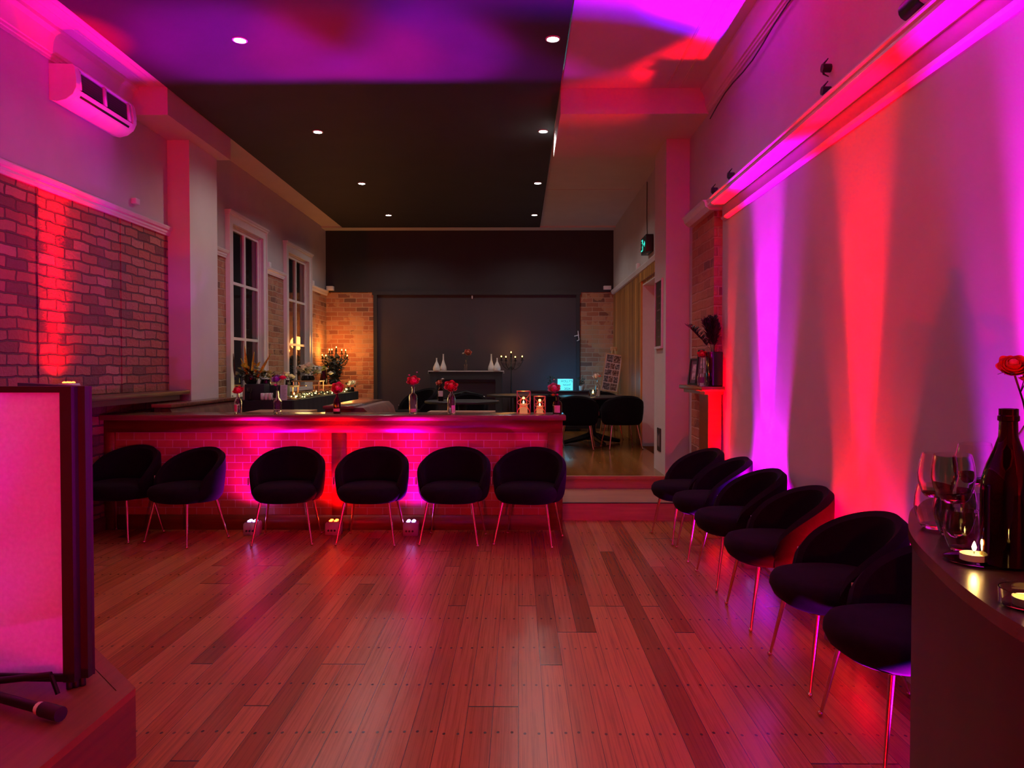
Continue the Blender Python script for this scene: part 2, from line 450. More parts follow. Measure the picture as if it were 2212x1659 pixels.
slat_mat()
struct(wr.build('wall_right', [M['paint'], M['slat']]))
struct(bx('wall_near', M['paint'], XL-T, XR+T, Y0-T, Y0, 0, ZC))
# doorway right: reveal and leaf
d = bpy.data.objects.new('door_1', None); COL.objects.link(d); struct(d)
bx('door_leaf', M['trimw'], XF+.20, XF+.24, 9.62, 10.94, ZP+.005, 2.60, parent=d)
B().box(XF+.0005, XF+.199, 10.955, 10.969, ZP+.002, 2.6195).box(XF+.0005, XF+.199, 9.601, 9.615, ZP+.002, 2.6195).box(XF+.0005, XF+.199, 9.6155, 10.954, 2.605, 2.6195).build('door_lining', M['trimw'], d)
B().box(XF-.025, XF-.0005, 10.97, 11.07, ZP+.002, 2.66).box(XF-.03, XF-.0005, 9.4, 11.12, 2.66, 2.79).build('architrave', M['slat'], d)
# skirting
struct(bx('baseboard_right', M['trimw'], XR-.018, XR-.0005, Y0, 6.58, 0, .16))
struct(bx('trim_18', M['dark_wood'], XL+.0005, XL+.02, 5.0, 6.6, 0, .12))
# right rail: projecting box and lower batten
b = B(); b.prism([(XR, 2.812), (1.65, 2.812), (1.633, 2.825), (1.633, 2.84), (1.642, 2.845), (1.625, 2.865), (1.625, 2.875), (XR, 2.885)], 'y', Y0, 6.62)
b.box(XR-.02, XR, Y0, 6.6, 2.722, 2.811); b.prism([(XR, 2.69), (XR-.025, 2.70), (XR-.035, 2.715), (XR, 2.722)], 'y', Y0, 6.6)
struct(b.build('trim_19', M['trimw']))
b = B(); b.prism([(XR-.001, 2.79), (1.66, 2.79), (1.62, 2.82), (1.61, 2.86), (1.59, 2.875), (XR-.001, 2.885)], 'y', 6.622, 7.45)
struct(b.build('trim_20', M['trimw']))
# far right rail
b = B(); b.prism([(XF, 2.80), (XF-.03, 2.81), (XF-.05, 2.86), (XF-.05, 2.875), (XF, 2.875)], 'y', 8.61, YB-.03)
struct(b.build('trim_21', M['trimw']))
# chimney breast
struct(B().box(1.707, XR, 6.665, 7.50, 0, 2.789).build('wall_right_breast', M['brick_breast_x']))
# give its front face the brick that runs the other way
cb = bpy.data.objects['wall_right_breast'].data; cb.materials.append(M['brick_breast_y'])
for pl in cb.polygons:
    if abs(pl.normal.y) > .5: pl.material_index = 1

# ---- windows
for k, (ya, yb) in enumerate(WIN):
    w = bpy.data.objects.new('window_%d' % (k+1), None); COL.objects.link(w); struct(w)
    b = B(); x0, x1 = XL+.0005, XL+.045
    b.box(x0, x1, ya, ya+AR, .95, WZ1); b.box(x0, x1, yb-AR, yb, .95, WZ1)
    b.box(x0, x1, ya, yb, WZ1, WZ1+.10); b.box(x0, x1+.02, ya-.01, yb+.01, WZ1+.10, WZ1+.125); b.box(x0, x1+.035, ya-.02, yb+.02, WZ1+.125, WZ1+.15)
    b.box(x1, x1+.012, ya, ya+.03, .95, WZ1+.1); b.box(x1, x1+.012, yb-.03, yb, .95, WZ1+.1)
    b.build('architrave', M['trimw'], w)
    c, d_ = ya+AR, yb-AR
    b = B(); b.box(XL-.16, XL, c+.0005, c+.015, WZ0, WZ1-.001); b.box(XL-.16, XL, d_-.015, d_-.0005, WZ0, WZ1-.001); b.box(XL-.16, XL, c+.0005, d_-.0005, WZ1-.015, WZ1-.001)
    b.build('reveal', M['trimw'], w)
    bx('window_sill', M['trimw'], XL-.16, XL+.07, c-.1, d_+.1, WZ0-.03, WZ0, parent=w)
    b = B(); xa, xb = XL-.055, XL-.02
    b.box(xa, xb, c+.015, c+.06, WZ0, WZ1-.015); b.box(xa, xb, d_-.06, d_-.015, WZ0, WZ1-.015)
    b.box(xa, xb, c+.06, d_-.06, WZ1-.06, WZ1-.015); b.box(xa, xb, c+.06, d_-.06, WZ0, WZ0+.05)
    mid = (c+d_)/2; b.box(xa+.001, xb+.006, mid-.03, mid+.03, WZ0+.05, WZ1-.06)
    for zz in (1.80, 2.51): b.box(xa+.002, xb+.004, c+.06, d_-.06, zz-.018, zz+.018)
    b.build('sash', M['trimw'], w)
    bx('pane', M['glass'], XL-.042, XL-.038, c+.05, d_-.05, WZ0+.04, WZ1-.05, parent=w)
# ------------------------------------------------------------------ LED uplights
CORE, MID, SPILL = 3600, 300, 45
def uplight(loc, rz, kind, target, label, group=None, e=1.0, spill=1.0, aim=None, core=1.0, ca=22, ma=50, mid=1.0):
    if aim is None: aim = target
    t = thing('led_uplight', label, 'stage light', loc, rz, group)
    b = B(); s = .062
    b.prism([(-s,0), (s,0), (s,.095), (s-.012,.11), (-s+.012,.11), (-s,.095)], 'y', -.055, .055)
    b.build('housing', M['lilac_plastic'], t, 'auto')
    b = B(); b.box(-.05, .05, -.045, .045, .1102, .112); b.build('face_plate', M['black_plastic'], t)
    for i in (-1, 1):
        for j in (-1, 1):
            B().lathe([(.0,0),(.014,0),(.016,.005),(.010,.011),(0,.013)], (i*.022, j*.022, .1122), 12).build('led_lens', M['led_red' if kind == 'red' else 'led_purple'], t, True)
    for i in (-.034, -.008, .02):
        b = B(); b.tube([(i, -.0552, .04), (i, -.0602, .04)], .009, 12); b.build('power_socket', M['black_plastic'], t)
    L = Vector(loc) + Vector((0,0,.14))
    tg = Vector(target); wall = Vector(aim)
    if kind == 'red':
        ls = [(RED, 0, 1.0)]
    else:
        ls = [(BLUE, .016, 1.0), (MAG, -.016, 1.0)]
    for c, off, k in ls:
        q = L + Vector((off*math.cos(rz), off*math.sin(rz), 0))
        for en, cone, bl, tt_ in ((CORE*core, ca, .75, wall), (MID*mid, ma, 1.0, tg), (SPILL*spill, 150, 1.0, tg)):
            o = lamp('led_beam', 'SPOT', q, en*e*k, c, None, .03, tt_, cone, bl)
            o.parent = t; o.matrix_parent_inverse = (Matrix.Translation(Vector(loc)) @ Matrix.Rotation(rz, 4, 'Z')).inverted()
    return t
G = 'uplights on the floor along the bar front'
uplight((-2.27, 6.44, 0), 0, 'purple', (-2.25, 6.34, ZC), 'white purple-lit uplight on floor by bar, leftmost of three there', G, aim=(-2.3, 6.30, ZC), ca=30, core=.20)
uplight((-1.58, 6.46, 0), 0, 'red', (-1.50, 6.34, ZC), 'white red-lit uplight on floor at middle of bar front', G, aim=(-1.5, 6.30, ZC), ca=30, core=.22)
uplight((-.915, 6.44, 0), 0, 'purple', (-.9, 6.34, ZC), 'white purple-lit uplight on floor by bar, rightmost of three there', G, aim=(-.9, 6.30, ZC), ca=30, core=.20)
G = 'uplights on the floor along the right wall'
uplight((1.715, 6.49, 0), -PI/2, 'red', (.7, 6.0, ZC), 'red-lit uplight behind far chair beside fireplace surround', G, aim=(1.60, 6.52, ZC), core=.5, mid=1.6)
uplight((1.665, 5.42, 0), -PI/2, 'purple', (.55, 5.3, ZC), 'purple-lit uplight behind chairs, between the two red wall stripes', G, aim=(1.56, 5.5, ZC), spill=8, mid=2.4, ma=52)
uplight((1.665, 3.92, 0), -PI/2, 'red', (1.2, 4.0, ZC), 'red-lit uplight behind the chair row making the widest red stripe', G, aim=(1.56, 3.98, ZC), core=1.2, spill=5, mid=.6)
uplight((1.70, 2.53, 0), -PI/2, 'purple', (.5, 3.4, ZC), 'purple-lit uplight hidden behind counter by right wall', G, aim=(1.56, 2.5, ZC), spill=9, mid=1.6, ma=50)
uplight((-3.53, 5.93, 1.19), PI/2, 'red', (-3.50, 5.95, ZC), 'small white red-lit uplight standing on brick wall ledge', None, .9, .6, aim=(-3.50, 5.93, ZC), core=.6)
uplight((-3.50, 4.5, 1.19), PI/2, 'purple', (-3.42, 4.7, ZC), 'purple-lit uplight on brick wall ledge behind glowing screen', None, .26, .6)
# two unseen uplights added behind the viewer for the room's overall red glow
uplight((1.3, -2.4, 0), 0, 'red', (.6, 1.0, ZC), 'added unseen red uplight on floor behind the viewer', None, 2.1, 8, core=.2)
uplight((-1.0, -2.4, 0), 0, 'red', (-.6, 1.5, ZC), 'second added unseen red uplight on floor behind the viewer', None, 2.1, 8, core=.2)
# ------------------------------------------------------------------ downlights
k = 0
names = ['nearest', 'second nearest', 'third nearest', 'farthest']
for side, X in (('left', -2.20), ('right', .27)):
    for i, Y in enumerate((6.03, 8.36, 10.69, 12.90)):
        t = thing('ceiling_downlight', 'round white glowing downlight in black ceiling, %s of %s row' % (names[i], side), 'ceiling light', (X, Y, ZC-.028), 0, 'downlights in the black ceiling panel')
        B().lathe([(.045,-.0005), (.058,-.0005), (.058,-.008), (.048,-.010), (.043,-.004)], (0,0,0), 24).build('rim', M['white_plastic'], t, 'auto')
        B().lathe([(.0,-.0045), (.044,-.0045), (.044,-.0015), (0,-.0015)], (0,0,0), 24).build('diffuser', M['downlight'], t)
        lamp('downlight_beam', 'SPOT', (0,0,-.02), (44 if i else 14)*FILL_DOWN, (1,.92,.86) if i else (1,.80,.66), None, .045, None, 150, .7).parent = t
for X in (-2.20, .27):   # unseen downlights added above and behind the camera for overall glow
    for Y, wh in ((3.7, 'just out of the picture before the viewer'), (1.4, 'right above the viewer'), (-.9, 'behind the viewer')):
        t = thing('ceiling_downlight', 'unseen downlight of %s row, %s' % ('left' if X < 0 else 'right', wh), 'ceiling light', (X, Y, ZC-.028), 0, 'downlights above the viewer')
        B().lathe([(.0,-.0045), (.044,-.0045), (.058,-.0005), (0,-.0005)], (0,0,0), 16).build('diffuser', M['downlight'], t)
        lamp('downlight_beam', 'SPOT', (0,0,-.02), 10*FILL_DOWN, (1,.70,.5), None, .045, None, 130, .7).parent = t

# ------------------------------------------------------------------ bar
bar = thing('bar_counter', 'long dark timber bar with brick-pattern front across the room', 'bar')
b = B(); b.box(XL+.001, .385, 6.66, 6.795, 0, .965); b.build('body', M['bar_wood'], bar)
b = B(); b.box(XL+.001, .41, 6.545, 7.0, .966, 1.012, bev=.006); b.build('counter_top', M['bar_top'], bar, 'auto')
b = B()
b.box(XL+.001, .385, 6.62, 6.6595, .855, .965)                       # top rail
b.box(XL+.001, XL+.09, 6.62, 6.6595, 0, .8548); b.box(.258, .385, 6.62, 6.6595, 0, .8548)
b.box(XL+.091, .257, 6.62, 6.6595, 0, .128)
b.box(-1.635, -1.515, 6.62, 6.6595, .1285, .8545)
b.box(.258, .388, 6.66, 6.80, 0, .964)
b.build('front_frame', M['bar_wood'], bar, 'auto')
def tilebrick():
    t = NT('painted brick panel'); s = t.sep(t.coord())
    br = t.n('ShaderNodeTexBrick'); t.put(br.inputs['Vector'], t.comb(t.math('ADD', s[0], .03), t.math('ADD', s[2], .006), 0.))
    br.inputs['Scale'].default_value = 1; br.inputs['Brick Width'].default_value = .137; br.inputs['Row Height'].default_value = .066
    br.inputs['Mortar Size'].default_value = .0022; br.inputs['Mortar Smooth'].default_value = .2
    br.inputs['Color1'].default_value = (.30,.08,.018,1); br.inputs['Color2'].default_value = (.44,.12,.03,1); br.inputs['Mortar'].default_value = (.55,.42,.36,1)
    n = t.noise(t.coord(), 20, 4)
    t.set(col=t.mix(t.math('MULTIPLY', n, .4), br.outputs['Color'], (.22,.05,.012)), rough=.45, nor=t.bump(t.math('SUBTRACT', n, t.math('MULTIPLY', br.outputs['Fac'], 2.0)), .25, .004))
    return t.m
M['tilebrick'] = tilebrick()
for xa, xb in ((XL+.0905, -1.6355), (-1.5145, .2575)):
    b = B(); b.box(xa, xb, 6.648, 6.6595, .1285, .8545); b.build('brick_panel', M['tilebrick'], bar)

# ------------------------------------------------------------------ ledge on the brick wall
t = thing('wall_ledge', 'dark timber ledge shelf along brick wall left of bar', 'shelf')
b = B(); b.box(XL+.001, -3.41, 2.0, 7.86, 1.15, 1.189, bev=.005); b.build('shelf_board', M['dark_wood'], t, 'auto')
b = B(); b.box(XL+.001, -3.45, 2.0, 7.70, 1.10, 1.149); b.build('support_rail', M['dark_wood'], t)
# ------------------------------------------------------------------ booths behind the bar
def booth(label, x0, y0, y1, flip, seat=True):
    """backrest along Y, leather on the +x side"""
    t = thing('booth_seat', label, 'booth', (x0, 0, 0), 0, 'leather booths behind the bar')
    b = B(); b.box(0, .06, y0, y1, ZP+.001, 1.05); b.build('back_panel', M['dark_wood'], t)
    b = B(); b.box(-.02, .17, y0-.02, y1+.02, 1.051, 1.085, bev=.006); b.build('timber_cap', M['bar_top'], t, 'auto')
    b = B()
    prof = [(.061,.62), (.15,.62), (.185,.70), (.185,.90), (.165,1.0), (.14,1.045), (.061,1.045)]
    b.prism(prof, 'y', y0+.01, y1-.01); b.build('leather_backrest', M['leather'], t, 'auto')
    b = B(); b.box(.0605, .55, y0+.01, y1-.01, .66, .74, bev=.03); b.build('leather_seat', M['leather'], t, 'auto')
    b = B(); b.box(.0605, .52, y0+.02, y1-.02, ZP+.001, .659); b.build('seat_base', M['dark_wood'], t)
    return t
booth('long brown leather booth seat against left wall and pier', -3.385, 7.02, 8.70, 0)
# second booth partition: leather towards the right-hand side, cap wider
t = thing('booth_seat', 'short brown leather booth back with timber cap, right of buffet', 'booth', (-1.62, 0, 0), 0, 'leather booths behind the bar')
b = B(); b.box(-.18, .06, 7.05, 8.5, ZP+.001, 1.035); b.build('back_panel', M['bar_wood'], t)
b = B(); b.box(-.20, .09, 7.03, 8.52, 1.036, 1.068, bev=.006); b.build('timber_cap', M['bar_top'], t, 'auto')
b = B()
b.prism([(.061,.62), (.20,.62), (.26,.72), (.25,.90), (.22,1.0), (.17,1.05), (.0905,1.05), (.0905,1.034), (.061,1.034)], 'y', 7.06, 8.49); b.build('leather_backrest', M['leather'], t, 'auto')
b = B(); b.prism([(-.35,.62), (-.1805,.62), (-.1805,1.0), (-.26,1.0), (-.33,.9)], 'y', 7.06, 8.49); b.build('leather_backrest', M['leather'], t, 'auto')
# timber tables behind the bar
def plank_table(label, x0, x1, y0, y1, z):
    t = thing('timber_table', label, 'table', ((x0+x1)/2, (y0+y1)/2, ZP), 0, 'timber tables behind the bar')
    hx, hy = (x1-x0)/2, (y1-y0)/2
    b = B(); b.box(-hx, hx, -hy, hy, z-ZP-.035, z-ZP, bev=.004); b.build('tabletop', M['plank_wood'], t, 'auto')
    for i in (-1, 1):
        for j in (-1, 1):
            b = B(); b.box(i*(hx-.08)-.025, i*(hx-.08)+.025, j*(hy-.05)-.025, j*(hy-.05)+.025, 0.001, z-ZP-.036); b.build('leg', M['black_metal'], t)
plank_table('glossy timber table between booths in front of buffet', -2.55, -1.985, 7.03, 7.47, 1.01)
plank_table('light timber table behind bar, in front of dark fireplace', -.85, -.22, 7.03, 7.30, 1.012)

# ------------------------------------------------------------------ tub chair
def make_chair(label, group):
    t = thing('tub_chair', label, 'chair', (0,0,0), 0, group)
    TM = math.radians(118)
    def sc(z):   # outward bulge of the shell by height
        pts = [(.335,.80), (.355,.89), (.40,.95), (.50,.99), (.58,1.0), (.68,.985), (.76,.95)]
        for (a, u), (c, v) in zip(pts, pts[1:]):
            if z <= c: return u + (v-u)*max(0,(z-a))/(c-a)
        return pts[-1][1]
    NV = 22
    def shell(u, v):
        th = -TM + 2*TM*u
        zt = .465 + .285*max(0, math.cos(th*PI/2/TM))**.62
        a = v*NV
        # outer up, over the rim, inner down
        if v < .45: w = v/.45; z = .34 + (zt-.03-.34)*w; off = 0
        elif v < .55:
            w = (v-.45)/.10; z = zt-.03+.03*math.sin(w*PI); off = .028*(1-math.cos(w*PI))
        else: w = (v-.55)/.45; z = zt-.03 - (zt-.03-.40)*w; off = .056
        s = sc(z)
        taper = 1.0
        rx, ry = .305*s - off, .268*s - off
        lean = .022*max(0, (z-.45))/.3*max(0, math.cos(th))
        return Vector((rx*math.sin(th), ry*math.cos(th) + .02 + lean, z))
    b = B(); b.grid(shell, 36, NV)
    # close the front edges of the shell
    bmesh.ops.holes_fill(b.bm, edges=[e for e in b.bm.edges if e.is_boundary], sides=0)
    bmesh.ops.recalc_face_normals(b.bm, faces=b.bm.faces)
    b.build('backrest', M['velvet'], t, 'auto')
    b = B()
    def seat(u, v):
        a = 2*PI*u
        prof = [(0,.335), (.6,.335), (.82,.340), (.93,.36), (1.0,.40), (.99,.43), (.93,.455), (.8,.468), (.4,.475), (0,.478)]
        r, z = prof[round(v*9)]
        c, s_ = math.cos(a), math.sin(a); e = .8
        return Vector((.262*r*math.copysign(abs(c)**e, c), -.02 + .262*r*math.copysign(abs(s_)**e, s_), z))
    b.grid(seat, 32, 9, True); bmesh.ops.remove_doubles(b.bm, verts=b.bm.verts, dist=1e-5)
    b.build('seat', M['velvet'], t, True)
    for i in (-1, 1):
        for j in (-1, 1):
            b = B(); b.tube([(i*.18, j*.15-.01, .337), (i*.235, j*.215, .012)], .0115, 10, .0065)
            l = b.build('leg', M['gold'], t, 'auto')
            B().ball((i*.237, j*.217, .0115), .0115, 12).build('foot', M['gold'], l, True)
    b = B(); b.box(-.3055, -.3025, -.055, -.025, .465, .525); b.build('label_tag', M['tagw'], t)
    return t
G1 = 'black tub chairs along the bar'
ch0 = make_chair('black velvet tub chair at far left corner of bar, partly behind screen', G1)
used = [False]
def chair(x, y, deg, label, group, z=0, s=1):
    c = ch0 if not used[0] else copy_tree(ch0)
    used[0] = True
    c.location = (x, y, z); c.rotation_euler = (0, 0, math.radians(deg)); c['label'] = label; c['group'] = group
    if s != 1: c.scale = (s, s, s)
    return c
chair(-3.34, 6.34, -12, 'black velvet tub chair at far left corner of bar, partly behind screen', G1)
chair(-2.73, 6.20, -24, 'black tub chair turned rightwards at bar, second from left', G1)
chair(-1.905, 6.22, 5, 'black tub chair between left purple and red bar uplights', G1)
chair(-1.21, 6.22, -3, 'black tub chair between red and right purple bar uplights', G1)
chair(-.535, 6.22, -6, 'black tub chair right of rightmost purple bar uplight', G1)
chair(.085, 6.20, -14, 'black tub chair at right end of bar beside the steps', G1)
G2 = 'black tub chairs along the right wall'
for (y, dg, lb, x) in ((6.31, -80, 'black tub chair against right wall nearest the steps and fireplace', 1.40), (5.73, -92, 'second black tub chair from fireplace along right wall', 1.455),
                    (5.04, -88, 'third black tub chair from fireplace along right wall', 1.465), (4.30, -90, 'fourth black tub chair from fireplace, between purple and red wall stripes', 1.465),
                    (3.50, -88, 'black tub chair under wide red wall stripe, second from counter', 1.465), (2.86, -86, 'black tub chair nearest viewer, partly hidden by counter', 1.465)):
    chair(x, y, dg, lb, G2)
G3 = 'black tub chairs on the platform'
chair(.82, 10.62, 172, 'black tub chair tucked under round table, left one near steps', G3, ZP)
chair(1.45, 10.70, 190, 'black tub chair tucked under round table beside doorway', G3, ZP)
chair(1.38, 12.15, 10, 'black tub chair behind round table below photo board', G3, ZP)
chair(-1.5, 10.95, -50, 'dark tub chair left of round table with amber bottle', G3, ZP, 1.12)
chair(-.75, 11.3, 0, 'dark tub chair behind round table in front of mantel', G3, ZP)
chair(.35, 11.0, 200, 'dark tub chair in shadow on platform left of round table', G3, ZP)

# ------------------------------------------------------------------ round tables on the platform
def round_table(x, y, r, z, label):
    t = thing('round_table', label, 'table', (x, y, ZP), 0, 'round dark tables on the platform')
    h = z-ZP
    B().lathe([(0,h-.03), (r-.01,h-.03), (r,h-.022), (r,h-.006), (r-.006,h), (0,h)], (0,0,0), 48).build('tabletop', M['black_plastic'], t, 'auto')
    B().lathe([(0,.06), (.09,.06), (.07,.12), (.055,.2), (.055,h-.06), (.09,h-.0305), (0,h-.0305)], (0,0,0), 16).build('pedestal', M['black_metal'], t, 'auto')
    for k in range(4):
        a = PI/4*.4 + k*PI/2; c, s = math.cos(a), math.sin(a)
        b = B(); b.tube([(c*.05, s*.05, .12), (c*.22, s*.22, .075), (c*.45, s*.45, .03)], [.05,.042,.028], 8); b.build('foot', M['black_metal'], t, 'auto')
    return t
round_table(1.10, 11.35, .60, 1.0, 'round dark pedestal table on platform at right with candle votive')
round_table(-.75, 10.1, .5, .985, 'round dark table on platform with amber bottle, before fireplace')
round_table(-.02, 12.3, .5, .99, 'round dark table in shadow near middle of platform')

# ------------------------------------------------------------------ glowing screen booth and its stage
st = thing('stage_platform', 'low red-brown timber stage under glowing screen at left', 'stage')
pts = [(-1.395, -2.9), (-1.395, 2.73), (-1.91, 3.28), (-3.05, 4.5), (-3.60, 4.5), (-3.60, -2.9)]
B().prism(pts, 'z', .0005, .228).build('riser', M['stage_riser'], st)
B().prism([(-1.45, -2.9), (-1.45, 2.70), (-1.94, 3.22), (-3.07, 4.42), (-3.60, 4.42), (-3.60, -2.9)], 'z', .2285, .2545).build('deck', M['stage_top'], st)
B().prism([(-1.3949, -2.9), (-1.3949, 2.73), (-1.91, 3.281), (-3.05, 4.501), (-3.08, 4.44), (-1.945, 3.225), (-1.4505, 2.705), (-1.4505, -2.9)], 'z', .2282, .256).build('nosing', M['stage_top'], st)
M['scrim'] = NT('frosted screen fabric')
def scr():
    t = M['scrim']; nt = t.t; tr = t.n('ShaderNodeBsdfTranslucent'); df = t.n('ShaderNodeBsdfDiffuse'); mx = t.n('ShaderNodeMixShader')
    n = t.noise(t.coord(), 60, 2)
    c = t.ramp(n, [(.3, (.80,.78,.80)), (.7, (.88,.86,.88))])
    t.lk(c, tr.inputs[0]); t.lk(c, df.inputs[0]); mx.inputs[0].default_value = .35
    t.lk(tr.outputs[0], mx.inputs[1]); t.lk(df.outputs[0], mx.inputs[2])
    t.lk(mx.outputs[0], nt.nodes['Material Output'].inputs[0]); M['scrim'] = t.m
scr()
sc_ = thing('glowing_screen', 'tall glowing magenta screen panel in black frame on stage', 'screen', (-1.60, 2.72, .256))
def panel(a, b_, name):
    """one hinged panel from a to b on the floor plan (local)"""
    a = Vector((*a, 0)); b_ = Vector((*b_, 0)); L = (b_-a).length; ang = math.atan2(b_.y-a.y, b_.x-a.x)
    Mx = Matrix.Translation(a) @ Matrix.Rotation(ang, 4, 'Z')
    h = 1.098
    b = B()
    b.box(0, .042, -.02, .02, .03, h, Mx); b.box(L-.042, L, -.02, .02, .03, h, Mx)
    b.box(.042, L-.042, -.02, .02, h-.022, h, Mx); b.box(.042, L-.042, -.015, .015, .03, .055, Mx)
    f = b.build(name, M['black_plastic'], sc_)
    b = B(); b.box(.0425, L-.0425, -.003, .003, .0555, h-.0225, Mx); b.build('fabric', M['scrim'], f)
panel((0, 0), (-1.1, 0.02), 'front_panel')
panel((.016, .045), (-.62, .66), 'side_panel')
panel((-1.14, .03), (-1.72, .55), 'side_panel')
b = B(); b.box(-.016, .026, .0205, .05, .03, 1.098); b.build('hinge_post', M['black_plastic'], sc_)
for q in ((-.03,0), (.0,.03), (-.015,.015)):
    B().lathe([(0,0), (.011,0), (.011,.03), (0,.03)], (q[0], q[1], 0), 10).build('rubber_foot', M['black_plastic'], sc_, 'auto')
t = thing('keyboard_stand_foot', 'black tubular stand foot with rubber cap on the stage', 'stand', (0,0,0))
b = B(); a = Vector((-1.98, 2.64, .30)); e = Vector((-1.515, 2.46, .285))
b.tube([a, e], .017, 12); b.build('foot_tube', M['black_metal'], t, 'auto')
b = B(); b.tube([a + (e-a)*.86, e, e + (e-a)*.03], .0245, 14); b.build('rubber_cap', M['black_plastic'], t, 'auto')
b = B(); b.tube([a + (e-a)*.82, a + (e-a)*.85], .021, 12); b.build('collar', M['white_plastic'], t, 'auto')
b = B(); b.tube([(-1.98, 2.64, .30), (-2.3, 2.60, .32)], .017, 12); b.tube([(-1.90, 2.64, .31), (-1.66, 2.66, .33)], .012, 10); b.tube([(-1.66, 2.66, .33), (-1.63, 2.65, .266)], .008, 8); b.build('cross_tube', M['black_metal'], t, 'auto')
# colour light inside the booth (uplights standing on the stage behind the screen)
uplight((-2.02, 3.02, .256), 0, 'purple', (-2.02, 2.80, 1.30), 'purple-lit uplight standing on stage inside the glowing screen', None, .05, 1)
lamp('screen_wash', 'SPOT', (-2.3, 3.35, .45), 20, (.9,0,.8), None, .05, (-1.95, 2.72, .75), 120, 1.0)
# ------------------------------------------------------------------ air conditioner
ac = thing('air_conditioner', 'white wall air conditioner with open filter front near ceiling', 'air conditioner', (XL+.001, 5.90, 3.50))
prof = [(0,.0), (.06,-.012), (.13,.005), (.185,.045), (.212,.10), (.214,.16), (.20,.25), (.185,.275), (0,.28)]
b = B(); b.prism(prof, 'y', 0, .055); b.build('end_cap', M['white_plastic'], ac, 'auto')
b = B(); b.prism(prof, 'y', .875, .93); b.build('end_cap', M['white_plastic'], ac, 'auto')
low = [(0,.0), (.06,-.012), (.13,.005), (.185,.045), (.207,.09), (.195,.10), (0,.10)]
b = B(); b.prism(low, 'y', .0555, .8745); b.build('lower_casing', M['white_plastic'], ac, 'auto')
b = B(); b.prism([(0,.1005), (.165,.1005), (.165,.25), (0,.25)], 'y', .0555, .8745); b.build('chassis', M['black_plastic'], ac)
b = B(); b.prism([(0,.2505), (.175,.2505), (.192,.262), (.185,.278), (0,.28)], 'y', .0555, .8745); b.build('top_casing', M['white_plastic'], ac, 'auto')
M['mesh'] = NT('filter mesh')
def fm():
    t = M['mesh']; s = t.sep(t.coord())
    w = t.math('MAXIMUM', t.math('LESS_THAN', t.math('FRACT', t.math('DIVIDE', s[1], .012)), .2), t.math('LESS_THAN', t.math('FRACT', t.math('DIVIDE', s[2], .02)), .2))
    t.set(col=t.mix(w, (.02,.02,.022), (.06,.055,.055)), rough=.6); M['mesh'] = t.m
fm()
for ya, yb in ((.075, .43), (.465, .82)):
    b = B(); b.prism([(.166,.112), (.186,.115), (.180,.24), (.166,.243)], 'y', ya, yb); f_ = b.build('filter', M['mesh'], ac)
for y in (.43, .82, .058):
    b = B(); b.prism([(.166,.101), (.205,.101), (.196,.25), (.166,.25)], 'y', y+.001, y+.034); b.build('filter_rib', M['white_plastic'], ac, 'auto')
b = B(); b.prism([(.183,.0455), (.1865,.0435), (.1945,.060), (.191,.062)], 'y', .09, .84); b.build('air_slot', M['black_plastic'], ac)
b = B(); b.box(.2065, .2105, .885, .905, .14, .175); b.build('signal_window', M['black_plastic'], ac)

# small things on the walls
t = thing('wall_vent', 'small slotted wall vent high on left wall at picture edge', 'vent', (XL+.0005, 5.2, 3.78))
b = B(); b.box(0, .006, -.12, .12, -.09, .09); b.build('plate', M['paint'], t)
for k in range(5):
    b = B(); b.box(.006, .012, -.10, .10, -.075+k*.033, -.063+k*.033); b.build('slat', M['black_plastic'], t)
def wall_box(name, label, x0, x1, y0, y1, z0, z1, cat='wall box', g=None, m='white_plastic'):
    o = B().box(x0, x1, y0, y1, z0, z1, bev=.005).build(name, M[m], None, 'auto'); return tag(o, label, cat, g)
wall_box('motion_sensor', 'small white sensor box on left wall above brick', XL+.001, XL+.05, 7.13, 7.21, 2.965, 3.02)
wall_box('rail_speaker', 'small white box on rail left of second window', XL+.001, XL+.055, 10.93, 11.02, 2.876, 2.95, 'wall box', 'white boxes on the picture rail')
wall_box('rail_speaker', 'small white box on rail between second window and corner', XL+.001, XL+.055, 13.25, 13.35, 2.876, 2.95, 'wall box', 'white boxes on the picture rail')
wall_box('corner_bracket', 'white bracket at left end of black back wall', XL+.03, XL+.16, YB-.12, YB-.0205, 2.88, 2.96, 'bracket')
wall_box('corner_bracket', 'white bracket at right end of black back wall', XF-.19, XF-.052, YB-.12, YB-.0205, 2.89, 2.96, 'bracket')
wall_box('rail_speaker', 'small white box on far right rail left of exit sign', XF-.05, XF-.001, 11.2, 11.3, 2.876, 2.96, 'wall box', 'white boxes on the picture rail')
wall_box('hook', 'tiny white hook at top centre of dark back panel', -.885, -.865, YB-.02, YB+.0195, 2.73, 2.79, 'hook')
t = thing('door_latch', 'white latch handle at right edge of dark back panel', 'latch', (1.11, YB-.04, 2.02))
b = B(); b.tube([(.01,-.02,.10), (.02,-.02,.0), (.03,-.02,-.07)], .009, 8); b.tube([(-.06,-.02,.0), (.03,-.02,.02)], .009, 8); b.tube([(.03,-.02,-.07), (-.01,-.02,-.09)], .008, 8)
b.tube([(.02,-.02,.01), (.02,-.0005,.01)], .007, 6)
b.build('lever', M['white_plastic'], t, 'auto')

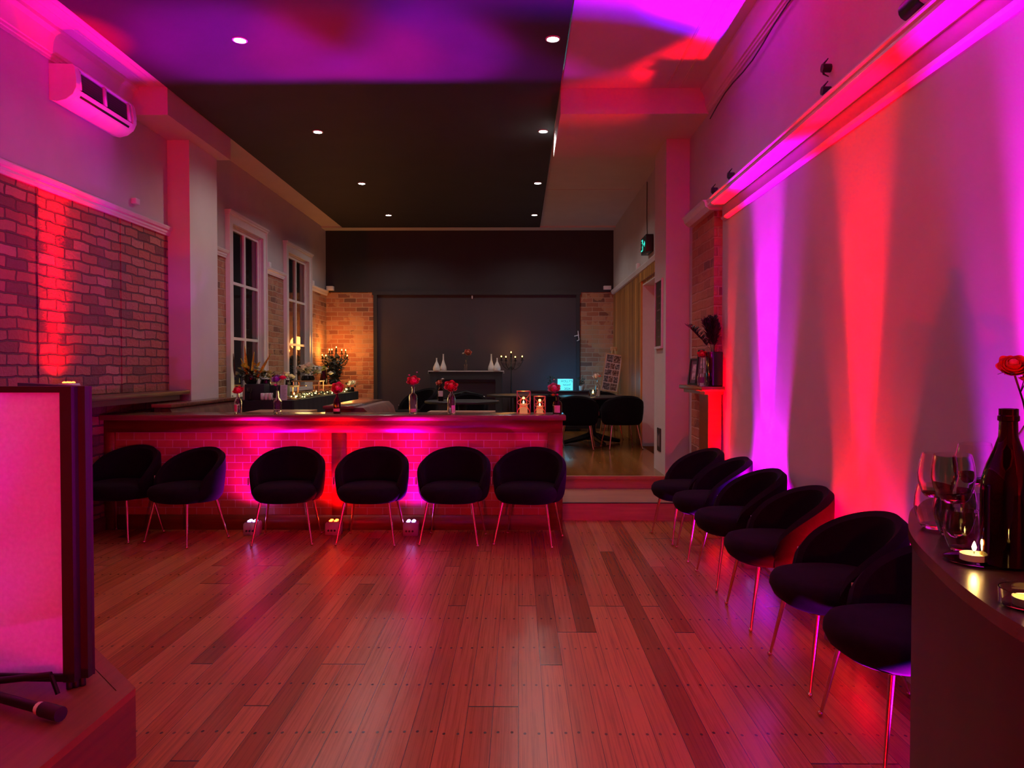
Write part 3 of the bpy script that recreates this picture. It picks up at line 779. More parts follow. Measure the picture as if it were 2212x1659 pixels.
# cable under the right cornice and one down to the exit sign
b = B(); pts = [(XR-.03, y, ZC-.25 - .05*math.sin((y-3.5)*2.1)**2 - (.06 if y > 5.2 else 0)*(y-5.2)/2) for y in [2.0+ i*.25 for i in range(21)]]
b.tube(pts, .006, 6); tag(b.build('black_cable', M['black_plastic'], None, 'auto'), 'black cable slung under cornice of right wall', 'cable')
b = B(); b.tube([(XF-.012, 10.55, 3.99), (XF-.012, 10.56, 3.5), (XF-.010, 10.53, 3.2), (XF-.012, 10.5, 3.0)], .006, 6)
tag(b.build('black_cable', M['black_plastic'], None, 'auto'), 'thin black cable hanging from ceiling to exit sign', 'cable')
# exit sign
ex = thing('exit_sign', 'green running man exit sign in black box on right wall', 'exit sign', (XF-.001, 10.30, 3.08))
b = B(); b.box(-.10, 0, -.20, .20, -.115, .115, bev=.008); b.build('housing', M['black_plastic'], ex, 'auto')
b = B(); b.box(-.104, -.1005, -.165, .165, -.085, .085); b.build('sign_face', M['black_plastic'], ex)
def sx(pts, x=-.106): return [(x, y, z) for y, z in pts]
b = B(); b.box(-.1065, -.1045, .02, .15, -.075, .075); b.build('door_symbol', M['sign_green'], ex)
b = B(); b.ball((-.107, .075, .048), .016, 10); b.tube(sx([(.07,.03),(.085,-.01)], -.108), .014, 6); b.tube(sx([(.085,-.01),(.05,-.03),(.06,-.065)], -.108), .009, 6)
b.tube(sx([(.085,-.01),(.115,-.035),(.14,-.055)], -.108), .009, 6); b.tube(sx([(.07,.028),(.035,.01),(.03,-.015)], -.108), .007, 6); b.tube(sx([(.07,.028),(.105,.015),(.125,.03)], -.108), .007, 6)
b.build('running_figure', M['black_plastic'], ex, 'auto')
b = B(); b.prism([(-.05,.012), (-.1,.012), (-.1,.04), (-.15,0), (-.1,-.04), (-.1,-.012), (-.05,-.012)], 'x', -.1065, -.1045); b.build('arrow_symbol', M['sign_green'], ex)
B().box(-.055, -.035, -.012, .012, -.122, -.1155).build('test_lamp', M['white_plastic'], ex)
lamp('exit_glow', 'POINT', (XF-.25, 10.3, 3.08), .05, (0,.9,.7), None, .08)

# blackboard and small plaque on the pier
bb = thing('chalkboard', 'tall framed chalkboard on side of right pier', 'chalkboard', (1.5365, 8.29, 2.0))
b = B(); b.box(-.02, 0, -.20, -.18, -.37, .38); b.box(-.02, 0, .18, .20, -.37, .38); b.box(-.02, 0, -.1795, .1795, .36, .38); b.box(-.028, 0, -.1795, .1795, -.37, -.345); b.build('frame', M['lilac_plastic'], bb)
b = B(); b.box(-.010, -.001, -.1795, .1795, -.3445, .3595); b.build('board', M['black_plastic'], bb)
b = B()
for (y, z, n, w) in ((-.09,.27,7,.10), (-.02,.20,9,.16), (0,.05,10,.2), (.02,-.06,5,.1), (-.03,-.17,8,.12), (-.03,-.24,8,.14), (-.06,.12,6,.12)):
    pts = [(-.0115, y - w/2 + w*i/n, z + .012*math.sin(i*2.2+z*30)) for i in range(n+1)]
    b.tube(pts, .0014, 4)
b.build('chalk_marks', M['chalk'], bb)
pq = thing('vent_plaque', 'small black slotted plate low on side of right pier', 'vent', (1.5365, 8.28, .64))
b = B(); b.box(-.008, 0, -.10, .10, -.125, .125); b.build('plate', M['black_plastic'], pq)
b = B()
for k in range(4): b.box(-.0095, -.0082, -.06+.035*k, -.045+.035*k, -.08+.01*(k%2), .07-.015*(k%3))
b.build('slots', M['chalk'], pq)
# small marks on the pier (paint chips)
# spot clamps on the right rail and wall
def clamp(label, y, z, x=XR-.001, s=1.0, g='small dark clamps on the upper right wall'):
    t = thing('wall_clamp', label, 'clamp', (x, y, z), 0, g)
    b = B(); b.tube([(0,0,0), (-.05*s,0,0)], .024*s, 10); b.build('stud', M['black_metal'], t, 'auto')
    b = B(); b.tube([(-.02*s,-.015*s,.05*s), (-.035*s,.01*s,.03*s), (-.04*s,.015*s,0), (-.035*s,.01*s,-.03*s), (-.02*s,-.02*s,-.055*s)], [.003,.006,.008,.006,.003], 6); b.build('hook', M['black_metal'], t, 'auto')
clamp('upper of two dark clamps high on right wall', 4.38, H0+640*4.38/F)
clamp('lower of two dark clamps, just above rail on right wall', 4.38, H0+592*4.38/F)
clamp('small dark clamp on right rail, second from chimney', 6.0, 2.93, XR-.09)
clamp('small dark clamp on right rail nearest chimney', 6.5, 2.93, XR-.09)
t = thing('rail_spotlight', 'dark spotlight can resting above rail at top right', 'spotlight', (XR-.07, 3.30, 2.886))
b = B(); b.tube([(0,-.07,.10), (0,.08,.10)], .045, 16); b.build('can', M['black_metal'], t, 'auto')
b = B(); b.tube([(0,.0,.06), (0,.0,.0)], .012, 8); b.lathe([(0,0),(.03,0),(.03,.008),(0,.008)], (0,0,0.0), 12); b.build('bracket', M['black_metal'], t, 'auto')
b = B(); b.lathe([(.036,0),(.048,0),(.048,.012),(.036,.012)], (0,0,0), 16, M=Matrix.Translation((0,-.082,.10)) @ Matrix.Rotation(PI/2,4,'X')); b.build('rim', M['lilac_plastic'], t, 'auto')

# ------------------------------------------------------------------ fireplace surround on the right
fs = thing('fireplace_surround', 'dark timber mantel and pilaster on brick chimney at right', 'fireplace')
b = B(); b.box(1.562, XR-.0185, 6.487, 7.40, 1.222, 1.26, bev=.004); b.build('mantel_shelf', M['bar_wood'], fs, 'auto')
b = B(); b.box(1.60, XR-.0185, 6.53, 7.36, 1.19, 1.2215); b.build('moulding', M['bar_wood'], fs)
b = B(); b.box(1.648, 1.7065, 6.6645, 6.93, .001, 1.1895); b.box(1.648, XR-.0185, 6.60, 6.6642, .001, 1.1895); b.build('pilaster', M['bar_wood'], fs)
MZ = 1.2605
def picture(label, x, y, w, h, rz, tilt, inner):
    t = thing('picture_frame', label, 'picture', (x, y, MZ), rz, 'framed pictures on the right mantel'); t.rotation_euler = (tilt, 0, rz)
    b = B(); f = .016
    b.box(-w/2, -w/2+f, -.01, .01, 0, h); b.box(w/2-f, w/2, -.01, .01, 0, h); b.box(-w/2+f, w/2-f, -.01, .01, 0, f); b.box(-w/2+f, w/2-f, -.01, .01, h-f, h); b.build('frame', M['black_plastic'], t)
    b = B(); b.box(-w/2+f, w/2-f, -.002, .006, f, h-f); b.build('mat_board', M['lilac_dark'], t)
    b = B(); b.box(-w*.22, w*.22, -.0035, -.0022, h*.2, h*.78); b.build('print', M['print'], t)
M['lilac_dark'] = plain('dark mat board', (.10,.08,.10), .5)
tt = NT('faded print'); n_ = tt.noise(tt.coord(), 22, 5); tt.set(col=tt.ramp(n_, [(.35,(.18,.14,.15)),(.6,(.62,.56,.56))]), rough=.3); M['print'] = tt.m
picture('taller black picture frame leaning behind the mantel bottle', 1.675, 6.98, .17, .33, -1.15, -.12, 0)
picture('shorter black picture frame at left end of right mantel', 1.655, 7.19, .16, .25, -1.15, -.12, 0)
v = thing('tall_vase', 'tall glossy black square vase of feathers on right mantel', 'vase', (1.690, 6.58, MZ))
b = B(); b.box(-.062, .062, -.062, .062, 0, .30, bev=.008); b.build('body', M['glass_black'], v, 'auto')
fe = thing('feather_bunch', 'bunch of dark feathery plumes standing in black mantel vase', 'plumes', (1.690, 6.58, MZ+.30))
random.seed(4)
for k in range(9):
    a = random.uniform(0, 2*PI); ln = random.uniform(.2, .30); lean = random.uniform(.02, .10) if k else .23
    if k == 0: a = PI*1.02
    top = Vector((math.cos(a)*lean, math.sin(a)*lean*.6, ln if k else .22)); bm_ = B()
    base = Vector((math.cos(a)*.02, math.sin(a)*.02, .0008))
    mid = (base+top)/2 + Vector((0,0,.03))
    bm_.tube([base, mid, top], .0016, 5)
    for q in range(110):
        u = .2 + .8*q/110; P = base*(1-u)**2 + mid*2*u*(1-u) + top*u*u
        an = random.uniform(0, 2*PI); l = .052*(1-abs(u-.6)*1.1)
        D = Vector((math.cos(an)*l, math.sin(an)*l, l*.9))
        bm_.tube([P, P+D*.6, P+D], [.0028,.0034,.001], 3, cap=False)
    bm_.build('plume', M['black_plastic'], fe)

# ------------------------------------------------------------------ flowers and bottles
def rose_mesh(r, seed=1, rows=4):
    """layered cupped petals around a tight centre, opening along +z"""
    rnd = random.Random(seed); b = B()
    b.lathe([(0,-r*.45), (r*.30,-r*.30), (r*.42,0), (r*.30,r*.40), (r*.12,r*.50), (0,r*.42)], (0,0,0), 10)
    for k in range(rows):
        t_ = (k+1)/rows; n = 3 + k; R_ = r*(.36 + .60*t_); top = r*(.58 - .42*t_); bot = -r*.55
        for i in range(n):
            a0 = 2*PI*(i + .5*(k % 2))/n + rnd.uniform(-.15,.15); hw_ = PI/n*1.45; dz = rnd.uniform(-.05,.08)*r
            def f(u, v, a0=a0, hw_=hw_, R_=R_, top=top, t_=t_, dz=dz):
                c = (u-.5)*2
                edge = math.sqrt(max(0, 1-max(0, (v-.45)/.55)**2*.85))
                a = a0 + c*hw_*edge
                rr = R_*(.22 + .78*math.sin(min(1, v*1.35)*PI/2)) * (1-.10*c*c)
                curl = max(0, v-.7)/.3
                rr += r*.13*t_*curl*curl - r*.16*(1-t_)*curl
                z = bot + (top-bot+dz)*v**.85 - .10*r*t_*curl*curl - .06*r*c*c*v
                return Vector((rr*math.cos(a), rr*math.sin(a), z))
            b.grid(f, 6, 5)
    return b
def leaf(b, p, d, l, w):
    d = Vector(d).normalized(); s = d.cross(Vector((0,0,1)))
    s = s.normalized() if s.length > 1e-3 else Vector((1,0,0)); u = s.cross(d)
    p = Vector(p)
    def f(a, c):
        ww = w*math.sin(PI*min(.999, .04+c*.96))*(a-.5)*2
        return p + d*l*c + s*ww + u*(.12*l*math.sin(c*PI) - abs(a-.5)*w*.3)
    b.grid(f, 2, 4)
def rose_stem(label, base, top, r, mat, tiltdir=(0,-.5), group=None, extra=None, seed=1, cat='flower', name='rose_stem'):
    """flower standing in a bottle: base inside the neck, bloom at top"""
    base = Vector(base); top = Vector(top)
    t = thing(name, label, cat, base, 0, group)
    d = top-base
    B().tube([(0,0,0), d*.5 + Vector((.003,0,0)), d - Vector((0,0,r*.3))], .0028, 6).build('stem', M['stem'], t)
    o = rose_mesh(r, seed).build('bloom', M[mat], t, True, d); o.rotation_euler = (tiltdir[1]+.35, tiltdir[0], 0)
    b = B()
    for k in range(5):
        a = k*2*PI/5+.3; leaf(b, d + Vector((0,0,-r*.5)), (math.cos(a), math.sin(a), -.1), r*.95, r*.25)
    b.build('leaves', M['leaf'], t, True)
    if extra:
        for (off, rr, mm) in extra:
            q = d + Vector(off); s_ = rose_mesh(rr, seed+3, 3).build('filler_flower', M[mm], t, True, q)
            B().tube([d*.6, q], .0015, 5).build('filler_stem', M['stem'], s_, loc=-q)
    return t
def bottle(label, loc, prof, mat, group=None, lab=None, name='bottle', cat='bottle', n=20, neckband=None):
    t = thing(name, label, cat, loc, 0, group)
    B().lathe(prof, (0,0,0), n).build('bottle_glass', M[mat], t, 'auto')
    if lab:
        r, z0, z1, a0, a1, mm = lab; b = B()
        b.grid(lambda u, v: Vector((r*math.sin(a0+(a1-a0)*u), -r*math.cos(a0+(a1-a0)*u), z0+(z1-z0)*v)), 10, 1)
        b.build('label', M[mm], t, True)
    if neckband:
        r, z0, z1, mm = neckband
        B().lathe([(r,z0),(r+.001,z0),(r+.001,z1),(r,z1)], (0,0,0), 20).build('neck_band', M[mm], t, 'auto')
    return t
BT = 1.0125
# hollow bottle profiles: outside up, inside down
def hollow(out, th=.003):
    inner = [(max(.0, r-th), z+(th if i == 0 else 0)) for i, (r, z) in enumerate(out)]
    ins = [(r, max(z, .006)) for r, z in reversed(inner[1:])]
    return [(0,0)] + out + ins + [(0, .006)]
P_small = hollow([(.031,.0), (.034,.006), (.034,.10), (.026,.128), (.012,.15), (.011,.195), (.0135,.197), (.0135,.205)])
P_gin = hollow([(.036,.0), (.038,.006), (.038,.155), (.034,.168), (.013,.185), (.012,.225), (.016,.227), (.016,.24)])
P_wine = hollow([(.034,.0), (.036,.006), (.036,.135), (.030,.160), (.013,.185), (.0125,.23), (.015,.232), (.015,.24)])
P_cut = hollow([(.034,.0), (.038,.01), (.034,.03), (.038,.05), (.034,.07), (.038,.09), (.033,.115), (.014,.145), (.012,.20), (.016,.205)])
P_squat = hollow([(.038,.0), (.042,.006), (.042,.085), (.034,.108), (.014,.118), (.013,.15), (.017,.152), (.017,.16)])
yb = 6.78
def bp(px, y=yb): return (px-1120)*y/F
def zp(py, y=yb): return H0-(py-795)*y/F
GB = 'flower bottles along the bar top'
bottle('small clear bottle with red rose at left end of bar', (bp(512), yb, BT), P_small, 'glass', GB, (.0348,.02,.08,-.9,.1,'petal_pink'))
rose_stem('red rose in leftmost small bottle on bar', (bp(512), yb, BT+.06), (bp(512), yb, zp(843)), .048, 'petal_red', (0,.35), 'flowers in the bar bottles', seed=2)
bottle('ridged clear glass bottle with purple and red flowers on bar', (bp(598), yb, BT), P_cut, 'glass', GB)
rose_stem('purple and red flowers in ridged bottle on bar', (bp(598), yb, BT+.07), (bp(596), yb, zp(818)), .046, 'petal_purple', (-.3,.4), 'flowers in the bar bottles', [((.055,.0,.012), .036, 'petal_red'), ((-.005,-.02,-.055), .018, 'petal_pink')], 3)
bottle('small dark brown bottle with coral rose on bar', (bp(727), yb, BT), P_small, 'glass_brown', GB, (.0348,.02,.045,-1,1,'label'))
rose_stem('coral rose in small brown bottle on bar', (bp(727), yb, BT+.06), (bp(728), yb, zp(838)), .056, 'petal_coral', (.1,.8), 'flowers in the bar bottles', seed=5)
bottle('tall clear spirit bottle holding bright red rose on bar', (bp(892), yb, BT), P_gin, 'glass', GB, (.0388,.015,.045,-.5,.9,'label'))
rose_stem('bright red rose with tiny blossoms in tall clear bottle', (bp(892), yb, BT+.1), (bp(892), yb, zp(822)), .060, 'petal_red', (0,.3), 'flowers in the bar bottles', [((-.035,0,.05), .012, 'petal_pink'), ((.035,0,.075), .009, 'petal_white'), ((-.06,0,-.01), .012, 'leaf_grey')], 7)
bottle('clear wine bottle with pale labels and red rose on bar', (bp(975), yb, BT), P_wine, 'glass', GB, (.0368,.005,.075,.1,1.2,'label'))
rose_stem('red rose with pink blossoms in labelled wine bottle', (bp(974), yb, BT+.1), (bp(974), yb, zp(834)), .062, 'petal_red', (.1,.5), 'flowers in the bar bottles', [((.045,0,-.01), .014, 'petal_pink'), ((-.028,0,.02), .012, 'petal_white')], 8)
bottle('squat dark bottle with pale label at right end of bar', (bp(1204), yb, BT), P_squat, 'glass_brown', GB, (.0428,.01,.075,-.75,.55,'label'))
rose_stem('dusty pink rose with orange petals at right end of bar', (bp(1204), yb, BT+.07), (bp(1197), yb, zp(838)), .058, 'petal_pink', (-.1,.4), 'flowers in the bar bottles', [((-.01,-.01,-.06), .022, 'petal_yellow'), ((.028,0,-.06), .016, 'petal_coral'), ((.0,.0,.075), .008, 'petal_white')], 9)
# lanterns
M['lant_glass'] = glass('rosy lantern glass', (1,.82,.72), .12)
def lantern(px, w, h, label):
    t = thing('candle_lantern', label, 'lantern', (bp(px), yb, BT), 0, 'wire lanterns on the bar')
    s = w/2; b = B()
    for i in (-1,1):
        for j in (-1,1): b.tube([(i*s,j*s,0.003), (i*s,j*s,h)], .003, 6)
    for z in (.003, h):
        b.tube([(-s,-s,z),(s,-s,z),(s,s,z),(-s,s,z),(-s,-s,z)], .003, 6)
    f = b.build('frame', M['copper'], t, 'auto')
    b = B()
    for ang in range(4):
        R_ = Matrix.Rotation(ang*PI/2, 4, 'Z')
        for (cx, cz, r, a0, a1) in ((0, 0, s*.95, 0, PI), (0, h, s*.95, PI, 2*PI), (0, h/2+.0, s*.5, 0, 2*PI)):
            b.tube([R_ @ Vector((cx+r*math.cos(a0+(a1-a0)*k/16), -s, cz+r*math.sin(a0+(a1-a0)*k/16)*(1.15 if r < s*.6 else h*.36/s))) for k in range(17)], .0022, 5)
        b.tube([R_ @ Vector((-s + 2*s*k/12, -s, h/2 - .32*h*.5*math.sin(PI*k/12))) for k in range(13)], .0022, 5)
        b.tube([R_ @ Vector((-s + 2*s*k/12, -s, h/2 + .32*h*.5*math.sin(PI*k/12))) for k in range(13)], .0022, 5)
    b.build('wire_pattern', M['copper'], t, 'auto')
    B().lathe([(0,.002), (s*.6,.002), (s*.6,h*.42), (s*.5,h*.45), (0,h*.43)], (0,0,0), 20).build('candle', M['led_candle'], t, 'auto')
    B().lathe([(0,0), (.007,.006), (.008,.014), (.003,.026), (0,.032)], (0,0,h*.44), 10).build('flame', M['flame_hot'], t, True)
    for ang in range(4):
        B().box(-s+.004, s-.004, -s-.0008, -s+.0008, .006, h-.004, Matrix.Rotation(ang*PI/2, 4, 'Z')).build('glass_pane', M['glass'], t)
    lamp('lantern_glow', 'POINT', (0, -.0, h*.44+.05), .45, (1,.42,.10), None, .012).parent = t
lantern(1131, .118, .20, 'taller copper wire candle lantern near right end of bar')
lantern(1166, .098, .155, 'shorter copper wire candle lantern near right end of bar')
# right mantel bottle
bottle('clear flask bottle with dark label on right mantel', (1.60, 6.64, MZ), P_squat[:], 'glass', None, (.0428,.03,.08,-1.2,.3,'lilac_dark'))
rose_stem('red rose in clear bottle on right mantel', (1.60, 6.64, MZ+.07), (1.598, 6.62, zp(765, 6.62)), .042, 'petal_red', (-.2,.5), seed=11)
# ------------------------------------------------------------------ platform: fireplace unit, vases, candelabras
fu = thing('mantel_fireplace', 'dark electric fireplace with pale-edged mantel before back wall', 'fireplace', (-.955, 14.0, ZP))
hw, H_ = .655, 1.06
b = B(); b.box(-hw-.03, hw+.03, -.20, .10, H_, H_+.022); b.build('mantel_top', M['dark_wood'], fu)
b = B(); b.box(-hw-.032, hw+.032, -.204, -.2002, H_+.004, H_+.022); b.box(-hw-.034, -hw-.0302, -.204, .1, H_-.03, H_+.022); b.box(hw+.0302, hw+.034, -.204, .1, H_-.03, H_+.022); b.build('mantel_edge', M['ceil'], fu)
b = B(); b.box(-hw, -hw+.12, -.18, .09, .001, H_-.0005); b.box(hw-.12, hw, -.18, .09, .001, H_-.0005); b.box(-hw+.12, hw-.12, -.18, .09, H_-.14, H_-.0005); b.box(-hw+.12, hw-.12, -.18, .09, .001, .16); b.build('surround', M['wall_black'], fu)
b = B(); b.box(-hw+.121, hw-.121, -.12, .08, .1605, H_-.1405); b.build('firebox', M['black_plastic'], fu)
b = B(); b.box(-hw+.125, hw-.125, -.165, -.121, H_-.18, H_-.141); b.build('hood', M['black_metal'], fu)
random.seed(3)
for k in range(12):
    x = -.28 + .055*k; B().ball((x, -.15, .60+.01*random.random()), .014+.008*random.random(), 8, .6).build('pebble', M['ceramic_white'], fu, True)
b = B(); b.box(-hw+.125, hw-.125, -.17, -.121, .56, .59); b.tube([(-.3,-.15,.63),(.0,-.15,.70),(.25,-.15,.64)], .022, 8); b.tube([(-.1,-.16,.66),(.3,-.16,.635)], .02, 8); b.build('log_tray', M['black_metal'], fu, 'auto')
MT = ZP+H_+.0225
V_tall = [(0,0), (.055,0), (.062,.02), (.055,.07), (.03,.14), (.014,.20), (.011,.29), (.014,.305), (0,.303)]
V_low = [(0,0), (.062,0), (.068,.03), (.060,.07), (.032,.13), (.013,.17), (.011,.22), (.014,.232), (0,.23)]
for px, pr, lb in ((944, V_low, 'shorter white bottle vase at left end of mantel'), (957, V_tall, 'taller white bottle vase on left of mantel'), (1061, V_tall, 'taller white bottle vase on right of mantel'), (1074, V_low, 'shorter white bottle vase at right end of mantel')):
    o = B().lathe(pr, (0,0,0), 24).build('bottle_vase', M['ceramic_white'], None, 'auto', (bp(px, 13.9) + (0), 13.9 + (.05 if 'taller' in lb else -.07), MT)); tag(o, lb, 'vase', 'white vases on the mantel')
bottle('small clear bottle in middle of mantel', (bp(1006, 13.9), 13.9, MT), P_small, 'glass')
rose_stem('orange rose with white sprig in middle of mantel', (bp(1006, 13.9), 13.9, MT+.06), (bp(1011, 13.9), 13.9, zp(761, 13.9)), .066, 'petal_coral', (.3,.6), None, [((-.085,0,-.02), .03, 'petal_white')], 12)
# bottle on the dark table in the middle
bottle('dark bottle with round pale label on round platform table', (bp(952, 10.0), 10.0, .9855), [(r*1.05, z*.95) for r, z in P_wine], 'glass_dark', None, (.0388,.06,.135,-.9,.9,'label'))
rose_stem('orange rose with cream blossom in dark bottle on platform table', (bp(952, 10.0), 10.0, 1.09), (bp(948, 10.0), 10.0, zp(827, 10.0)), .045, 'petal_coral', (-.4,.4), None, [((.05,0,.05), .025, 'petal_white')], 13)

def candelabra(px, Y, z0, flames, label, stemtop, foliage=False):
    x0 = bp(px, Y)
    t = thing('candelabra', label, 'candelabra', (x0, Y, z0), 0, 'tall standing candelabras on the platform')
    B().lathe([(0,.001), (.16,.001), (.15,.015), (.03,.04), (.012,.09), (0,.09)], (0,0,0), 20).build('base', M['black_metal'], t, 'auto')
    top = zp(stemtop, Y)-z0
    b = B(); b.tube([(0,0,.08), (0,0,top)], .011, 8); b.build('pole', M['black_metal'], t, 'auto')
    for (fx, fy, dy) in flames:
        q = Vector((bp(fx, Y)-x0, dy, zp(fy, Y)-z0 - .035))
        arm = [Vector((0,0,top-.22)), Vector((q.x*.35, q.y*.35, top-.30)), Vector((q.x*.8, q.y*.8, min(q.z-.16, top-.2))), Vector((q.x, q.y, q.z-.09)), Vector((q.x, q.y, q.z-.06))]
        pts = []
        for i in range(13):   # smooth the arm
            u = i/12*(len(arm)-1); k = min(int(u), len(arm)-2); w = u-k; pts.append(arm[k].lerp(arm[k+1], w*w*(3-2*w)))
        a = B().tube(pts, .006, 6).build('arm', M['black_metal'], t, 'auto')
        b = B(); r = .035; c = Vector((q.x*.72, q.y*.72, q.z-.13))
        b.tube([c + Vector((math.copysign(1, q.x or 1)*r*(1-i/22)*math.cos(i*.55), 0, r*(1-i/22)*math.sin(i*.55))) for i in range(16)], .004, 5); b.build('scroll', M['black_metal'], a, 'auto')
        B().lathe([(0,0), (.026,0), (.030,.012), (.0,.010)], (q.x, q.y, q.z-.06), 12).build('drip_tray', M['black_metal'], t, 'auto')
        c_ = B().lathe([(0,0), (.012,0), (.012,.05), (0,.052)], (q.x, q.y, q.z-.049), 10).build('candle', M['black_metal'], t, 'auto')
        B().lathe([(0,0), (.010,.007), (.011,.014), (.005,.024), (0,.030)], (q.x, q.y, q.z+.006), 8).build('flame', M['flame'], c_, True)
    xs = [bp(f[0], Y)-x0 for f in flames]
    m = (min(xs)+max(xs))/2
    return t, m, top
t, m, top = candelabra(725, 13.75, ZP, [(697,765,-.05),(707,766,-.12),(709,753,.06),(717,753,-.02),(726,748,0),(739,754,-.04),(744,754,.08),(751,766,-.05)], 'tall black candelabra wrapped in foliage in left back corner', 755)
cand1 = t
lamp('candle_glow', 'POINT', (0, .1, top+.12), 8, (1,.36,.06), None, .12).parent = t
lamp('candle_glow', 'POINT', (-.18, .1, top-.02), 6, (1,.36,.06), None, .06).parent = t
lamp('candle_glow', 'POINT', (.2, .1, top-.02), 5, (1,.36,.06), None, .06).parent = t
eu = bpy.data.objects.new('foliage_bundle', None); COL.objects.link(eu); eu.parent = cand1; eu.location = (0, -.13, 1.0-ZP)
random.seed(9); b = B(); b2 = B()
for k in range(520):
    u = random.random(); a = random.uniform(0, 2*PI); r = (.03 + .24*u**1.3)*math.sqrt(random.random()); z = .05 + .56*u
    p = Vector((math.cos(a)*r, math.sin(a)*r*.35, z)); leaf(b, p, (math.cos(a)*.6, math.sin(a)*.4, random.uniform(-.6,.9)), random.uniform(.06,.10), random.uniform(.018,.03))
for k in range(14):
    a = random.uniform(0, 2*PI); r = random.uniform(.1,.25); b2.tube([(0,0,-.35+.02*k), (math.cos(a)*r*.5, math.sin(a)*.04, .25), (math.cos(a)*r, math.sin(a)*.06, .62)], .003, 5)
b.build('leaves', M['leaf_grey'], eu, True); b2.build('twigs', M['black_metal'], eu)
t, m, top = candelabra(1104, 13.9, ZP, [(1083,768,0),(1093,769,-.08),(1104,759,0),(1113,769,.06),(1128,768,0)], 'slim black five-candle candelabra right of mantel', 764)
lamp('candle_glow', 'POINT', (0, .15, top+.10), 3, (1,.38,.08), None, .12).parent = t

# ------------------------------------------------------------------ right corner: cabinet, light box, pots, easel
cb_ = thing('low_cabinet', 'dark low cabinet under cyan light box by back wall', 'cabinet', (.85, 13.75, ZP))
b = B(); b.box(-.62, .62, -.22, .25, .05, .70); b.build('body', M['black_plastic'], cb_)
b = B(); b.box(-.64, .64, -.24, .27, .7005, .725); b.build('cabinet_top', M['black_plastic'], cb_)
for k in range(3):
    b = B(); b.box(-.60+.405*k, -.21+.405*k, -.2355, -.2205, .08, .68); d_ = b.build('door', M['black_plastic'], cb_)
    B().tube([(-.24+.405*k, -.25, .42), (-.24+.405*k, -.25, .52)], .006, 6).build('handle', M['black_metal'], d_)
CT = ZP+.7255
M['cyan'] = emis('cyan lit panel', (.10,.80,.90), .95, False)
lb = thing('light_box', 'glowing cyan letter light box on dark cabinet', 'light box', (bp(1221, 13.62), 13.62, CT))
b = B(); b.box(-.140, .140, 0, .045, 0, .212); b.build('case', M['white_plastic'], lb)
b = B(); b.box(-.134, .134, -.002, -.0002, .006, .206); b.build('lit_face', M['cyan'], lb)
for k in range(2): b = B(); b.box(-.134, .134, -.006, -.0022, .068+.067*k, .071+.067*k); b.build('letter_rail', M['cyan'], lb)
def text(s_, size, loc, mat, parent, rot=(PI/2,0,0), ext=.0006):
    c = bpy.data.curves.new('lettering', 'FONT'); c.body = s_; c.size = size; c.align_x = 'CENTER'; c.extrude = ext
    o = bpy.data.objects.new('lettering', c); COL.objects.link(o)
    dg = bpy.context.evaluated_depsgraph_get(); me = bpy.data.meshes.new_from_object(o.evaluated_get(dg)); COL.objects.unlink(o); bpy.data.objects.remove(o)
    me.materials.clear(); me.materials.append(M[mat]); q = bpy.data.objects.new('lettering', me); COL.objects.link(q)
    q.location = loc; q.rotation_euler = rot; q.parent = parent; return q
M['dark_teal'] = plain('dark letter film', (.01,.06,.07), .5)
text("HOLLY'S", .055, (.025, -.0035, .150), 'dark_teal', lb); text('NIGHT', .048, (.03, -.0035, .086), 'dark_teal', lb); text('2024', .055, (.035, -.0035, .016), 'dark_teal', lb)
lamp('light_box_glow', 'POINT', (0, -.22, .16), 1.6, (.05,.62,1), None, .05).parent = lb
lamp('light_box_glow', 'POINT', (.02, .10, .14), 6, (.04,.5,1), None, .05).parent = lb
def pot(px, label, pw=.042):
    t = thing('potted_plant', label, 'potted plant', (bp(px, 13.6), 13.6, CT), 0, 'potted plants on the dark cabinet')
    B().lathe([(0,0), (pw*.8,0), (pw,.01), (pw*1.1,.085), (pw,.088), (pw*.9,.07), (0,.07)], (0,0,0), 20).build('pot', M['ceramic_white'], t, 'auto')
    rnd = random.Random(px); b = B()
    for k in range(60):
        a = rnd.uniform(0, 2*PI); z = rnd.uniform(.10,.26); r = rnd.uniform(0,.10)*math.sin((z-.06)/.22*PI*.8+.3)
        leaf(b, (math.cos(a)*r, math.sin(a)*r, z), (math.cos(a), math.sin(a), rnd.uniform(-.3,.6)), .045, .014)
    b.build('foliage', M['leaf'], t, True)
    B().tube([(0,0,.06), (0,0,.2)], .005, 5).build('stem', M['stem'], t)
pot(1190, 'small potted plant left of cyan light box'); pot(1256, 'small potted plant in white pot right of light box')
es = thing('easel', 'timber easel holding tilted photo board by slatted wall', 'easel', (bp(1322, 13.2), 13.2, ZP))
b = B(); b.tube([(-.22,-.12,.001),(.02,.10,1.47)], .012, 6); b.build('leg', M['easel_wood'], es, 'auto')
b = B(); b.tube([(.14,-.12,.001),(.06,.10,1.47)], .012, 6); b.build('leg', M['easel_wood'], es, 'auto')
b = B(); b.tube([(.0,.5,.001),(.04,.12,1.40)], .012, 6); b.build('leg', M['easel_wood'], es, 'auto')
b = B(); b.box(-.17, .16, -.09, -.01, .64, .67); b.build('tray', M['easel_wood'], es)
b = B(); b.box(-.02, .10, .09, .12, 1.43, 1.50, bev=.01); b.build('top_clamp', M['easel_wood'], es, 'auto')
pb = thing('photo_board', 'tilted timber-framed board of small photographs on easel', 'photo board', (bp(1314, 13.15)+.01, 13.14, zp(845, 13.15)))
pb.rotation_euler = (-.13, math.radians(9), 0)
w, h = .30, .66
b = B(); f = .014
